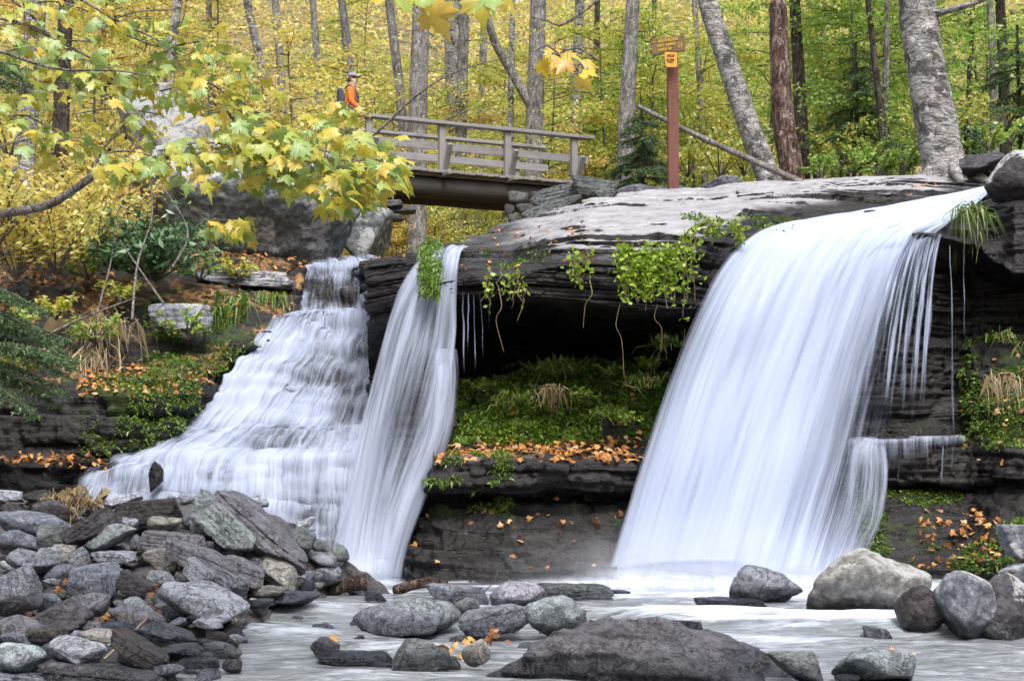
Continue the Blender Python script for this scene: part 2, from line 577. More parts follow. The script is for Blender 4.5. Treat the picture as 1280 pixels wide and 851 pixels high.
def mat_ground(name="forest_litter"):
    m, nt, out = new_mat(name); b = NB(nt)
    p = b.pos()
    v = b.n("ShaderNodeTexVoronoi"); b.link(p, v.inputs["Vector"]); v.inputs["Scale"].default_value = 11.0
    sp = b.n("ShaderNodeSeparateColor"); b.link(v.outputs["Color"], sp.inputs[0])
    lit = b.ramp(sp.outputs[0], [(0.0, (0.05, 0.035, 0.022)), (0.3, (0.12, 0.085, 0.045)), (0.55, (0.23, 0.16, 0.07)), (0.8, (0.36, 0.29, 0.12)), (1.0, (0.2, 0.16, 0.10))])
    n = b.noise(p, 0.9, 5, 0.6)
    col = b.mix(b.mapr(n, 0.48, 0.62), lit, (0.04, 0.033, 0.02))
    gn = b.noise(p, 0.5, 4, 0.6)
    col = b.mix(b.mapr(gn, 0.5, 0.62, 0, 0.7), col, (0.05, 0.085, 0.018))
    b.link(b.principled(col, 0.9, b.bump(v.outputs["Distance"], 0.6, 0.05), 0.2), out.inputs[0])
    return m


M = {}
M["cliff"] = mat_cliff()
M["stone"] = mat_stone()
M["lichen"] = mat_lichen_stone()
M["ground"] = mat_ground()
M["stream"] = mat_stream()
M["fall"] = mat_fall("falling_water", 8.0, 0.22, soft=.65, gain=3.0, relief=.12, shade_k=.90)
M["veil"] = mat_fall("cascade_water", 9.0, 0.7, tint=(.51, .565, .71), cut=0.5, soft=0.6, gain=3.4, relief=.2, shade_k=.84)
M["strand"] = mat_fall("water_strand", 14.0, 1.3, cut=0.5, soft=0.7, gain=3.5, relief=.1)
M["spray"] = mat_spray("spray_foam")
M["mist"] = mat_spray("thin_spray", amount=0.5)
YEL = (0.72, 0.62, 0.17); GOLD = (0.72, 0.49, 0.10); LIME = (0.52, 0.60, 0.14); GRN = (0.18, 0.33, 0.05); ORG = (0.50, 0.19, 0.03); BRN = (0.20, 0.08, 0.025)
M["leaf_yellow"] = mat_leaf("leaves_yellow", [(0.0, ORG), (0.12, GOLD), (0.32, YEL), (0.6, (0.76, 0.68, 0.22)), (0.8, (0.66, 0.67, 0.19)), (1.0, LIME)], .52)
M["leaf_lime"] = mat_leaf("leaves_lime", [(0.0, ORG), (0.12, YEL), (0.4, (0.52, 0.52, 0.06)), (0.65, LIME), (0.95, (0.30, 0.46, 0.09))], .52)
M["leaf_green"] = mat_leaf("leaves_green", [(0.0, YEL), (0.15, LIME), (0.45, (0.30, 0.48, 0.08)), (0.75, (0.22, 0.40, 0.07)), (1.0, (0.11, 0.23, 0.04))], .52)
M["leaf_orange"] = mat_leaf("leaves_orange", [(0.0, BRN), (0.3, ORG), (0.6, GOLD), (0.9, YEL)])
M["leaf_near"] = mat_leaf("leaves_maple", [(0.0, (0.30, 0.12, 0.03)), (0.07, GOLD), (0.25, (0.58, 0.47, 0.06)), (0.5, (0.45, 0.47, 0.07)), (0.72, (0.32, 0.44, 0.10)), (1.0, (0.27, 0.42, 0.17))], 0.4)
M["leaf_gold"] = mat_leaf("leaves_gold", [(0.0, ORG), (0.2, GOLD), (0.5, (0.68, 0.46, 0.03)), (1.0, (0.70, 0.56, 0.06))], 0.4)
M["leaf_dark"] = mat_leaf("leaves_evergreen", [(0.0, (0.05, 0.11, 0.045)), (0.5, (0.09, 0.19, 0.08)), (1.0, (0.17, 0.28, 0.13))], 0.2)
M["needle"] = mat_leaf("needles", [(0.0, (0.05, 0.09, 0.04)), (0.5, (0.09, 0.16, 0.065)), (1.0, (0.16, 0.24, 0.10))], 0.2)
M["ivy"] = mat_leaf("leaves_creeper", [(0.0, (0.16, 0.26, 0.02)), (0.5, (0.26, 0.42, 0.03)), (1.0, (0.42, 0.52, 0.06))], 0.35)
M["grass"] = mat_leaf("blades", [(0.0, (0.30, 0.24, 0.10)), (0.25, (0.16, 0.22, 0.04)), (0.7, (0.09, 0.18, 0.02)), (1.0, (0.20, 0.30, 0.04))], 0.25)
M["moss"] = mat_leaf("moss_sprigs", [(0.0, (0.04, 0.07, 0.012)), (0.35, (0.10, 0.19, 0.02)), (0.75, (0.19, 0.32, 0.03)), (1.0, (0.34, 0.40, 0.08))], 0.3)
M["straw"] = mat_leaf("dry_stalks", [(0.0, (0.16, 0.11, 0.06)), (0.6, (0.34, 0.26, 0.14)), (1.0, (0.42, 0.36, 0.22))], 0.1)
M["fallen"] = mat_leaf("fallen_leaves", [(0.0, (0.10, 0.045, 0.02)), (0.25, (0.28, 0.10, 0.025)), (0.5, (0.48, 0.20, 0.04)), (0.72, (0.55, 0.30, 0.09)), (0.88, (0.60, 0.42, 0.22)), (1.0, (0.62, 0.46, 0.05))], 0.1)
M["birch"] = mat_bark("birch_bark", (0.10, 0.092, 0.088), (0.31, 0.295, 0.29), (0.50, 0.49, 0.48), 0.9, True)
M["grey_bark"] = mat_bark("grey_bark", (0.11, 0.10, 0.095), (0.27, 0.255, 0.25), (0.42, 0.41, 0.40), 0.5)
M["dark_bark"] = mat_bark("dark_bark", (0.025, 0.02, 0.017), (0.08, 0.065, 0.055), (0.15, 0.125, 0.11), 0.5)
M["snag"] = mat_bark("snag_wood", (0.03, 0.016, 0.013), (0.13, 0.07, 0.055), (0.33, 0.27, 0.24), 0.5)
M["twig"] = mat_plain("twig_bark", (0.10, 0.085, 0.075), 0.8)
M["limb"] = mat_bark("limb_bark", (0.12, 0.105, 0.095), (0.25, 0.225, 0.21), (0.34, 0.32, 0.31), 0.3)
M["bridge"] = mat_wood("weathered_wood", (0.17, 0.163, 0.168), (0.37, 0.355, 0.36), "X")
M["post_w"] = mat_wood("weathered_post", (0.18, 0.168, 0.168), (0.37, 0.35, 0.35), "Z")
M["beam"] = mat_wood("beam_wood", (0.035, 0.03, 0.028), (0.085, 0.075, 0.068), "X")
M["signpost"] = mat_wood("signpost_wood", (0.11, 0.045, 0.035), (0.21, 0.095, 0.075), "Z")
M["signboard"] = mat_wood("signboard_wood", (0.13, 0.085, 0.045), (0.22, 0.15, 0.08), "X")
M["signpaint"] = mat_plain("sign_paint", (0.46, 0.31, 0.05), 0.6, 0.2, 40)
M["signorange"] = mat_plain("sign_orange", (0.58, 0.29, 0.05), 0.5, 0.12, 12)
M["signink"] = mat_plain("sign_ink", (0.30, 0.13, 0.02), 0.6)
M["driftwood"] = mat_bark("driftwood", (0.02, 0.012, 0.010), (0.08, 0.05, 0.04), (0.22, 0.16, 0.14), 0.3)

# ------------------------------------------------------------------ lofted rock
def loft(keys, step=4.0, smooth=2, step_c=None, rowden=.6):
    K = max(len(k) for c in keys for k in c)
    A = np.zeros((len(keys), len(keys[0]), K))
    for i, c in enumerate(keys):
        for j, k in enumerate(c):
            A[i, j, :len(k)] = k
    W = np.concatenate([PA(A[..., :3]), A[..., 3:]], -1)          # C,R,3+
    pix = A[..., :2]
    def counts(ax, st):
        d = np.linalg.norm(np.diff(pix, axis=ax), axis=-1)
        dw = np.linalg.norm(np.diff(W[..., :3], axis=ax), axis=-1) * 60
        mx = np.max(np.maximum(d, dw * (rowden if ax == 1 else .6)), axis=1 - ax)
        return np.maximum(2, np.ceil(mx / st)).astype(int)
    def interp(W, ax, n):
        W = np.moveaxis(W, ax, 0)
        out = []
        for j, k in enumerate(n):
            t = (np.arange(k) / k)[:, None, None]
            out.append(W[j][None] * (1 - t) + W[j + 1][None] * t)
        out.append(W[-1][None])
        return np.moveaxis(np.concatenate(out), 0, ax)
    n1, n0 = counts(1, step), counts(0, step_c or step)
    W = interp(W, 1, n1)
    W = interp(W, 0, n0)
    G = np.swapaxes(W, 0, 1).copy()          # rows, cols
    for _ in range(smooth):
        for ax in (0, 1):
            H = np.moveaxis(G, ax, 0)
            H[1:-1] = 0.25 * H[:-2] + 0.5 * H[1:-1] + 0.25 * H[2:]
    return G


def gnormals(G):
    dr = np.gradient(G[..., :3], axis=0)
    dc = np.gradient(G[..., :3], axis=1)
    n = np.cross(dr, dc)
    return n / (np.linalg.norm(n, axis=-1)[..., None] + 1e-9)


def gfaces(nr, nc):
    i = np.arange(nr * nc).reshape(nr, nc)
    return np.stack([i[:-1, :-1], i[1:, :-1], i[1:, 1:], i[:-1, 1:]], -1).reshape(-1, 4)


def strata(G, amp=0.10, thick=0.16, noise=0.06, seed=1, tilt=(0.02, 0.0), top=0.35, terrace=0.0, tt=0.11, wobble=.10):
    """break a smooth surface into bedded, jointed rock"""
    p = G[..., :3].copy()
    N = gnormals(G)
    up = np.clip(N[..., 2], 0, 1)
    H = G.copy()
    if terrace > 0:                     # bedding steps across gently sloping tops
        wob = wobble * fbm(p * np.array((0.45, 0.45, 0.2)), 3, seed + 70) + 0.35 * wobble * fbm(p * np.array((1.6, 1.6, 1)), 2, seed + 71)
        zz = p[..., 2] + wob + 0.02 * p[..., 0]
        w = zz / tt
        w = w + 0.45 * np.sin(w * 0.9 + seed) + .3 * np.sin(w * 2.3 + seed)
        f = w - np.floor(w)
        q = sstep(0.36, 0.64, f) - f
        m = sstep(0.55, 0.85, up) * terrace * np.clip(.75 + 1.1 * fbm(p * np.array((.8, .8, .4)), 3, seed + 75), .05, 1.2)
        dz = q * tt * m
        p[..., 2] += dz
        H[..., 2] = p[..., 2]
        N = gnormals(H)
    zz = p[..., 2] + tilt[0] * p[..., 0] + tilt[1] * p[..., 1] + 0.10 * fbm(p * np.array((0.5, 0.5, 0.25)), 3, seed)
    disp = 0
    for k, (t, a) in enumerate(((thick * 2.4, 0.8), (thick, 0.65), (thick * 0.42, 0.36))):
        w = zz / t + 0.35 * np.sin(zz / t * 0.7 + seed) + 0.10 * fbm(p * np.array((1.5, 1.5, .5)), 2, seed + 5 + k)
        i = np.floor(w).astype(np.int64)
        f = w - i
        blk = 1.0 * (t / thick) ** 0.6
        xs = (p[..., 0] + 0.6 * p[..., 1]) / blk + _hash(i, i * 0, i * 0, seed + 3) * 7 + 0.30 * fbm(p * 2.2, 3, seed + 9)
        bx = np.floor(xs).astype(np.int64)
        fx = xs - bx
        off = _hash(i, bx, i * 0, seed + k) - 0.5
        groove = np.minimum(sstep(0.0, 0.13, f), 1 - sstep(0.90, 1.0, f))
        joint = np.minimum(sstep(0.0, 0.035, fx), 1 - sstep(0.965, 1.0, fx))
        disp = disp + a * (off * 1.35 - 0.55 * (1 - groove) - 0.28 * (1 - joint))
    fb = fbm(p * 1.3, 5, seed + 40, 0.55)
    rid = 1 - 2 * np.abs(fbm(p * 3.1, 4, seed + 45, 0.55))
    fb2 = fbm(p * 8.0, 3, seed + 50, .6)
    side = 1 - np.abs(N[..., 2])
    d = amp * disp * (top + (1 - top) * side) + (noise * fb + noise * 0.4 * rid + noise * 0.45 * fb2) * (0.45 + 0.55 * side)
    H[..., :3] = p + N * d[..., None]
    return H


PATCH = {}
def rock_patch(name, keys, step=4.0, smooth=2, mat="cliff", rowden=.6, **k):
    G = strata(loft(keys, step, smooth, rowden=rowden), **k)
    nr, nc = G.shape[:2]
    moss = G[..., 3] if G.shape[-1] > 3 else np.zeros((nr, nc))
    pale = G[..., 4] if G.shape[-1] > 4 else np.zeros((nr, nc))
    o = build(name, G[..., :3], gfaces(nr, nc), M[mat], attrs={"moss": moss, "pale": pale, "litter": G[..., 5] if G.shape[-1] > 5 else np.full((nr, nc), -0.6)})
    tag(o, kind="structure")
    PATCH[name] = PATCH.get(name, []) + [G]
    return G


# A: the overhanging cap slab (back edge, top, front face, underside, cave wall)
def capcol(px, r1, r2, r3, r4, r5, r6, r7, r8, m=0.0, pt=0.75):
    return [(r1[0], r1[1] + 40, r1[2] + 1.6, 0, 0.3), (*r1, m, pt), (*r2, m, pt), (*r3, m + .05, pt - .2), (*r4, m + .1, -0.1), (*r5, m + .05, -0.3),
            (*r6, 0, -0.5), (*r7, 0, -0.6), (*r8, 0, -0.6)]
cap = [
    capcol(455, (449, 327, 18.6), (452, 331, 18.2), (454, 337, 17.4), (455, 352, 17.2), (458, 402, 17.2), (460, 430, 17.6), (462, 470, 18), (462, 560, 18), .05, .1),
    capcol(520, (520, 317, 18.6), (520, 321, 17.8), (520, 328, 16.7), (520, 345, 16.5), (520, 385, 16.4), (520, 400, 17), (520, 430, 17.8), (520, 560, 17.8), .0, .1),
    capcol(570, (572, 303, 19), (570, 316, 17.8), (568, 338, 16), (568, 350, 15.9), (568, 368, 15.9), (570, 376, 17), (570, 410, 18.2), (570, 560, 18), .0, .15),
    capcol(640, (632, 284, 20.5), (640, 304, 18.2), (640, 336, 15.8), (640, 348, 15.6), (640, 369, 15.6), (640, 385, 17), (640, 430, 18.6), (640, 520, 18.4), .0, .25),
    capcol(690, (690, 266, 21.2), (688, 284, 18.6), (685, 312, 15.9), (684, 335, 15.55), (684, 371, 15.55), (684, 390, 16.9), (684, 435, 18.6), (684, 520, 18.4), .0, .55),
    capcol(735, (740, 251, 21.8), (734, 272, 18.8), (728, 299, 15.9), (727, 330, 15.5), (727, 374, 15.5), (727, 395, 16.8), (727, 440, 18.6), (727, 520, 18.4), .0, .8),
    capcol(800, (800, 241, 22.3), (800, 266, 19), (800, 300, 15.8), (800, 335, 15.4), (800, 386, 15.5), (800, 401, 16.6), (800, 430, 18.2), (800, 520, 18), .05, .85),
    capcol(870, (870, 236, 22.6), (870, 256, 19.5), (872, 284, 16.4), (875, 318, 15.9), (875, 385, 15.9), (875, 410, 16.6), (875, 450, 17.2), (875, 560, 17), .1, .85),
    capcol(940, (945, 230, 22.6), (945, 242, 20), (945, 258, 18.2), (945, 277, 17.5), (938, 302, 16.5), (936, 340, 16.7), (928, 420, 16.9), (920, 560, 16.8), .1, .85),
    capcol(1000, (1000, 227, 22.4), (1003, 238, 20.5), (1005, 250, 18.8), (1005, 270, 18.2), (1010, 297, 16.8), (1010, 340, 17.1), (1005, 420, 17.3), (1000, 560, 17.2), .05, .85),
    capcol(1080, (1080, 224, 22), (1080, 233, 20.6), (1080, 243, 19.4), (1085, 264, 18.8), (1100, 293, 17.2), (1100, 340, 17.7), (1100, 420, 17.9), (1100, 560, 17.6), .0, .85),
    capcol(1150, (1150, 222, 21.8), (1155, 229, 20.8), (1160, 236, 20), (1165, 256, 19.3), (1172, 294, 17.5), (1172, 340, 18.1), (1172, 420, 18.2), (1172, 560, 17.9), .0, .8),
    capcol(1200, (1198, 227, 21.5), (1204, 232, 21), (1208, 237, 20.5), (1212, 257, 19.6), (1218, 306, 17.7), (1217, 345, 18.5), (1215, 420, 18.4), (1215, 560, 18), .1, .3),
    capcol(1270, (1250, 234, 21.2), (1255, 240, 20.6), (1262, 250, 18.6), (1264, 262, 17.7), (1268, 342, 17.3), (1268, 362, 18.3), (1265, 420, 18.3), (1265, 560, 18), .1, -.2),
    capcol(1400, (1400, 225, 21), (1400, 235, 20), (1400, 246, 18.4), (1400, 262, 17.4), (1400, 340, 17), (1400, 365, 18.1), (1400, 420, 18.1), (1400, 560, 18), .15, -.2),
]
cap.append(capcol(1800, (1800, 225, 21), (1800, 235, 20), (1800, 246, 18), (1800, 262, 17), (1800, 340, 16.6), (1800, 365, 17.6), (1800, 420, 17.6), (1800, 560, 17.4), .15, -.2))
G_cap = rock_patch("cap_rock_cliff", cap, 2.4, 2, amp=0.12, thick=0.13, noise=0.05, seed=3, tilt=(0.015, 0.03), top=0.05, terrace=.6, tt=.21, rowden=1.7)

# B: lower wall and ledge right of the big fall
def wcol(px, a, led, edge, low, rec, mid, foot, m=.3):
    return [(px, 400, 18.6, 0, -.4), (px, a, 18.2, .1, -.3), (px, led - 3, 17.7, .3, -.2), (px, led, 17.3, .3, -.1), (px, edge, 16.6, .1, -.2), (px, low, 16.5, .05, -.3),
            (px, rec, 16.9, .1, -.4), (px, mid, 16.2, m, -.3), (px, foot, 15.6, m, -.3), (px, foot + 70, 15.3, m, -.3)]
wall = [wcol(880, 470, 553, 556, 605, 614, 655, 715, .2), wcol(1040, 470, 551, 554, 603, 612, 652, 712, .3), wcol(1110, 470, 550, 553, 602, 612, 640, 706, .35),
        wcol(1165, 470, 549, 552, 604, 612, 640, 704, .3), wcol(1204, 470, 548, 551, 606, 614, 640, 704, .2)]
wall += [[(1214, 400, 18.5, .1, -.3), (1214, 455, 17.9, .25, -.2), (1214, 520, 17.5, .5, -.2), (1216, 556, 17.2, .4, -.2), (1218, 580, 16.9, .1, -.2), (1218, 603, 16.8, .05, -.3), (1216, 608, 16.9, .1, -.3), (1214, 648, 16.4, .15, -.2), (1210, 700, 15.4, .3, -.3), (1210, 770, 15, .3, -.3)],
         [(1250, 400, 18.4, .1, -.3), (1250, 450, 17.6, .55, -.2), (1250, 515, 17.2, .6, -.2), (1250, 548, 16.9, .35, -.1), (1250, 562, 16.4, .0, -.1), (1250, 598, 16.3, .05, -.2), (1250, 606, 16.6, .1, -.3), (1250, 650, 16.1, .3, -.2), (1250, 700, 15.0, .4, -.2), (1250, 770, 14.6, .3, -.3)],
         [(1330, 400, 18.2, .2, -.3), (1330, 440, 17.2, .55, -.2), (1330, 505, 16.9, .6, -.2), (1330, 548, 16.6, .3, -.1), (1330, 562, 16.0, .1, -.1), (1330, 598, 15.9, .05, -.2), (1330, 606, 16.1, .1, -.3), (1330, 640, 15.8, .3, -.2), (1330, 690, 14.6, .4, -.2), (1330, 770, 14, .3, -.3)],
         [(1500, 400, 17.8, .2, -.3), (1500, 420, 16.6, .5, -.2), (1500, 495, 16.3, .6, -.2), (1500, 548, 16.0, .3, -.1), (1500, 562, 15.5, .1, -.1), (1500, 598, 15.4, .05, -.2), (1500, 606, 15.6, .1, -.3), (1500, 640, 15.2, .3, -.2), (1500, 690, 14.0, .4, -.2), (1500, 770, 13.5, .3, -.3)]]
wall.append([(1850, k[1], k[2] - 1.0, *k[3:]) for k in wall[-1]])
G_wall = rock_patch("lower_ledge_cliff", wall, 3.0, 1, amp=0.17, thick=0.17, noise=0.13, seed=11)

# C: mossy bank and leaf strewn ledge between the falls
def bcol(px, t0, t1, mid, low, e0, e1, e2, rec, r2, belly, foot, dx=0, mm=.5, dd=0.0):
    return [(px, t0, 18.6, 0, -.6), (px, t1, 17.3 + dd, .1, -.4), (px, mid, 16.7 + dd, mm, -.3), (px + dx * .5, low, 16.1 + dd, mm, -.3), (px + dx * .6, low + 8, 15.9 + dd, .1, -.2),
            (px + dx, e0, 15.15 + dd, .0, .22), (px + dx, e1, 15.05 + dd, .1, .0), (px + dx, e2, 15.15 + dd, .15, -.3), (px + dx, rec, 15.55 + dd, .1, -.4), (px + dx, r2, 15.35 + dd, .4, -.05),
            (px + dx * 1.1, belly, 14.95 + dd, .15, -.02), (px + dx * 1.25, foot, 14.8 + dd, .25, -.3), (px + dx * 1.3, foot + 50, 14.7 + dd, .2, -.3)]
bank = [bcol(530, 490, 505, 530, 556, 566, 582, 606, 620, 640, 690, 722, -14, .3, 1.3),
        bcol(545, 485, 500, 528, 556, 569, 584, 610, 622, 642, 690, 722, -28, .35, .3),
        bcol(575, 474, 486, 520, 554, 572, 588, 614, 622, 640, 690, 722, -20, .75, .05),
        bcol(640, 462, 470, 510, 552, 573, 588, 614, 621, 636, 690, 724, 0, .7),
        bcol(700, 455, 462, 505, 550, 572, 586, 612, 618, 632, 690, 725, 0, .6),
        bcol(760, 446, 452, 498, 548, 572, 586, 612, 618, 634, 690, 726, 0, .5, .12),
        bcol(810, 428, 436, 490, 546, 573, 587, 612, 618, 636, 690, 726, 0, .5, .4),
        bcol(860, 408, 416, 480, 546, 574, 590, 612, 620, 640, 690, 726, 0, .3, .9),
        bcol(930, 400, 410, 480, 546, 574, 590, 612, 620, 640, 690, 726, 0, .2, 1.5)]
G_bank = rock_patch("bank_ledge_cliff", bank, 2.8, 1, amp=0.16, thick=0.15, noise=0.15, seed=21, tilt=(0.03, 0))

# D: stepped rock under the left cascade
casc = [
    [(384, 336, 24.0), (384, 342, 22.2), (384, 349, 21.2), (372, 388, 20.6), (345, 402, 19.7), (300, 452, 18.9), (236, 530, 18), (150, 578, 17.3), (92, 598, 16.9), (80, 622, 16.7), (76, 690, 16.3)],
    [(400, 335, 24.0), (400, 340, 22.2), (402, 346, 21.2), (398, 388, 20.6), (385, 398, 19.6), (345, 448, 18.8), (290, 525, 17.9), (225, 573, 17.2), (192, 581, 16.9), (188, 618, 16.6), (186, 690, 16.2)],
    [(425, 334, 24.0), (425, 338, 22), (426, 343, 21.2), (424, 386, 20.5), (430, 393, 19.4), (410, 445, 18.7), (365, 522, 17.8), (330, 572, 17.1), (310, 579, 16.7), (308, 612, 16.4), (305, 690, 15.9)],
    [(448, 333, 24.0), (448, 337, 22), (448, 342, 21.2), (455, 385, 20.3), (478, 390, 19), (475, 450, 18.5), (440, 527, 17.7), (425, 570, 17), (420, 578, 16.5), (415, 605, 16.3), (412, 695, 15.7)],
    [(475, 333, 24.0), (475, 337, 22), (478, 348, 20.6), (500, 388, 19), (530, 400, 18.3), (535, 455, 18.1), (525, 530, 17.6), (515, 575, 16.9), (505, 585, 16.4), (495, 620, 16.2), (470, 725, 15.7)],
]
cascade_rock = [[(*k, 0.0, 0.12) for k in c] for c in casc]
G_casc = rock_patch("cascade_cliff", cascade_rock, 2.8, 1, amp=0.15, thick=0.17, noise=0.12, seed=31, top=0.55, terrace=.8, tt=.34, wobble=.55)

# E: dark ledge block that splits the narrow fall
blk = [[(484, 500, 16.4), (482, 510, 15.85), (475, 560, 15.62), (463, 620, 15.47), (450, 700, 15.3), (445, 770, 15.2)],
       [(505, 461, 16.3), (503, 469, 15.68), (498, 540, 15.42), (484, 610, 15.28), (470, 690, 15.15), (465, 770, 15.1)],
       [(540, 457, 16.3), (540, 465, 15.62), (536, 540, 15.38), (514, 610, 15.25), (495, 690, 15.1), (490, 770, 15.05)],
       [(568, 462, 16.4), (570, 474, 15.85), (566, 540, 15.7), (540, 610, 15.5), (512, 690, 15.3), (507, 770, 15.2)]]
G_blk = rock_patch("fall_ledge_cliff", [[(k[0], k[1], k[2] + .17, .12, .0) for k in c] for c in blk], 2.6, 1, amp=0.06, thick=0.14, noise=0.05, seed=61)

# F: left bank in terraces
lb = []
def lcol(*r): return [tuple(k) for k in r]
lb = [
    lcol((-260, 150, 26, .1, -.2), (-260, 255, 22, .1, -.2), (-260, 320, 20, .1, -.2), (-260, 380, 18.8, .2, -.2), (-260, 430, 18, .2, -.2), (-260, 470, 17.2, .2, -.2), (-260, 490, 16.7, .3, -.2), (-260, 562, 16.4, .2, -.3), (-260, 572, 16.2, .1, -.2), (-260, 580, 15.6, .1, -.1), (-260, 616, 15.5, .1, -.3), (-260, 690, 15.3, 0, -.3)),
    lcol((-40, 190, 26, .1, -.2), (-40, 280, 22, .1, -.2), (-40, 335, 20.3, .1, -.2), (-40, 384, 19, .2, -.2), (-40, 430, 18.2, .2, -.2), (-40, 470, 17.6, .2, -.2), (-40, 492, 17, .1, -.2), (-40, 562, 16.8, .1, -.4), (-40, 571, 16.6, .1, -.3), (-40, 579, 15.9, .1, -.1), (-40, 616, 15.8, .1, -.3), (-40, 690, 15.6, 0, -.3)),
    lcol((80, 210, 26, .1, -.2), (80, 290, 22.4, .1, -.2), (80, 340, 20.6, .1, -.2), (80, 384, 19.3, .2, -.2), (85, 430, 18.5, .2, -.2), (85, 468, 17.9, .1, -.2), (80, 490, 17.2, .3, -.2), (75, 562, 17.0, .1, -.4), (70, 571, 16.8, .1, -.3), (68, 579, 16.1, .1, -.1), (68, 616, 16, .1, -.3), (68, 690, 15.8, 0, -.3)),
    lcol((180, 215, 26, .1, -.2), (180, 292, 22.8, .1, -.2), (185, 342, 21, .1, -.2), (190, 382, 19.6, .3, -.2), (180, 432, 18.8, .3, -.2), (170, 470, 18, .2, -.2), (160, 490, 17.3, .9, -.2), (150, 560, 17.1, .5, -.4), (120, 572, 17.1, .1, -.3), (84, 580, 16.6, .1, -.1), (82, 618, 16.5, .1, -.3), (80, 690, 16.2, 0, -.3)),
    lcol((300, 225, 26, .1, -.2), (290, 300, 23, .1, -.2), (285, 340, 21.2, .1, -.1), (280, 378, 20, .5, -.2), (262, 425, 19, .7, -.2), (232, 470, 18.2, .5, -.2), (222, 492, 17.6, .7, -.2), (210, 556, 17.4, .4, -.4), (160, 574, 17.3, .1, -.3), (100, 584, 16.8, .1, -.1), (92, 620, 16.7, .1, -.3), (88, 690, 16.4, 0, -.3)),
    lcol((400, 230, 26, .1, -.2), (380, 305, 23.4, .1, -.3), (372, 338, 21.6, .1, -.1), (366, 384, 20.4, .3, -.2), (338, 412, 19.5, .3, -.3), (280, 462, 18.7, .4, -.3), (254, 505, 18.0, .2, -.3), (226, 552, 17.6, .2, -.4), (176, 576, 17.3, .1, -.3), (108, 588, 16.9, .1, -.2), (98, 624, 16.75, .1, -.3), (92, 690, 16.4, 0, -.3)),
    lcol((440, 232, 26, .1, -.2), (400, 308, 23.6, .1, -.3), (392, 340, 21.8, .1, -.1), (382, 392, 20.9, .1, -.2), (352, 420, 20.2, .1, -.3), (296, 470, 19.5, .1, -.3), (262, 520, 18.9, .1, -.3), (236, 560, 18.5, .1, -.4), (186, 582, 18, .1, -.3), (116, 594, 17.6, .1, -.2), (106, 630, 17.4, .1, -.3), (98, 690, 17, 0, -.3)),
]
LIT = [.45, .45, .4, .35, .2, .4, .0, -.6, .2, .2, -.6, -.6]
lb = [[(*k, LIT[j]) for j, k in enumerate(c)] for c in lb]
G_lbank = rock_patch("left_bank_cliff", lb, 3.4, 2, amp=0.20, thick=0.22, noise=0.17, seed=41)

# gravel bar under the heap of stones
def bar_d(px, py):
    d0 = 9.0 + (851 - py) / 231.0 * 5.0
    d1 = min(d_water(py), 14.4) if py > 560 else 14.4
    t = min(max((px - 250) / 200.0, 0), 1)
    return d0 * (1 - t) + d1 * t
def bar_point(px, py, sink=0.0):
    p = P(px, py, bar_d(px, py)); p[2] -= sink
    return p
rows = [1100, 960, 880, 851, 820, 790, 765, 740, 720, 700, 680, 660, 640, 622, 612]
edge = {1100: 230, 960: 250, 880: 285, 851: 300, 820: 305, 790: 312, 765: 320, 740: 400, 720: 440, 700: 440, 680: 430, 660: 420, 640: 380, 622: 330, 612: 300}
keys = []
for f in (-0.6, -0.2, 0, .25, .5, .75, .93, 1.0, 1.15):
    col = []
    for py in rows:
        px = edge[py] * f
        p = bar_point(px, py) if py <= 851 else P(px, py, 9.0 - (py - 851) / 120.0)
        if py > 851: p[2] = max(p[2], -0.05) if f <= 1 else p[2]
        p[2] += -0.10 if f <= .93 else (-0.22 if f <= 1.0 else -0.6)
        col.append(p)
    keys.append(col[::-1])
def loft_world(cols, n_c, n_r):
    W = np.array(cols)
    def itp(W, n, ax):
        W = np.moveaxis(W, ax, 0)
        t = np.linspace(0, len(W) - 1, n); i = np.minimum(t.astype(int), len(W) - 2); f = (t - i).reshape(-1, 1, 1)
        return np.moveaxis(W[i] * (1 - f) + W[i + 1] * f, 0, ax)
    return np.swapaxes(itp(itp(W, n_c, 0), n_r, 1), 0, 1)
G = loft_world(keys, 120, 140)
G[..., 2] += 0.05 * fbm(G * 3, 4, 5) + 0.03 * fbm(G * 14, 2, 6)
G_bar = G
M["gravel"] = mat_plain("gravel", (0.07, 0.065, 0.068), 0.75, 0.5, 30)
tag(build("gravel_bank", G, gfaces(*G.shape[:2]), M["gravel"]), kind="structure")

# ------------------------------------------------------------------ terrain: stream bed, forest floor, hill
def terr_z(x, y):
    b0 = np.interp(x, [-9, -3.6, -1.5, 0.4, 1.4, 2.6, 4.2, 9], [4.3, 4.3, 3.7, 4.1, 4.75, 5.05, 5.3, 5.6])
    z = b0 + np.interp(y, [22, 26, 45, 60, 110, 170], [0, .5, 2.4, 7.6, 27.5, 50])
    cx = -1.5 + 0.06 * (y - 24)
    z = z - np.exp(-((x - cx) / 1.9) ** 2) * np.interp(y, [20, 24, 34, 46], [0.3, 0.7, 1.7, 0.3])
    z = z + sstep(-3.5, -7.0, x) * np.interp(y, [22, 26, 40, 60], [0.0, 1.35, 2.3, 2.0])
    z = z + sstep(4.5, 9.0, x) * np.interp(y, [20, 24, 40], [0.1, 0.35, 0.9])
    return z
xs = np.linspace(-70, 70, 200); ys = np.concatenate([np.linspace(22.6, 50, 90), np.linspace(51, 170, 60)])
X, Y = np.meshgrid(xs, ys)
Z = terr_z(X, Y)
Pp = np.stack([X, Y, Z], -1)
Pp[..., 2] += 0.25 * fbm(Pp * 0.35, 4, 71) + 0.07 * fbm(Pp * 1.7, 3, 72)
tag(build("forest_floor", Pp, gfaces(*X.shape)[:, ::-1].copy(), M["ground"]), kind="structure")
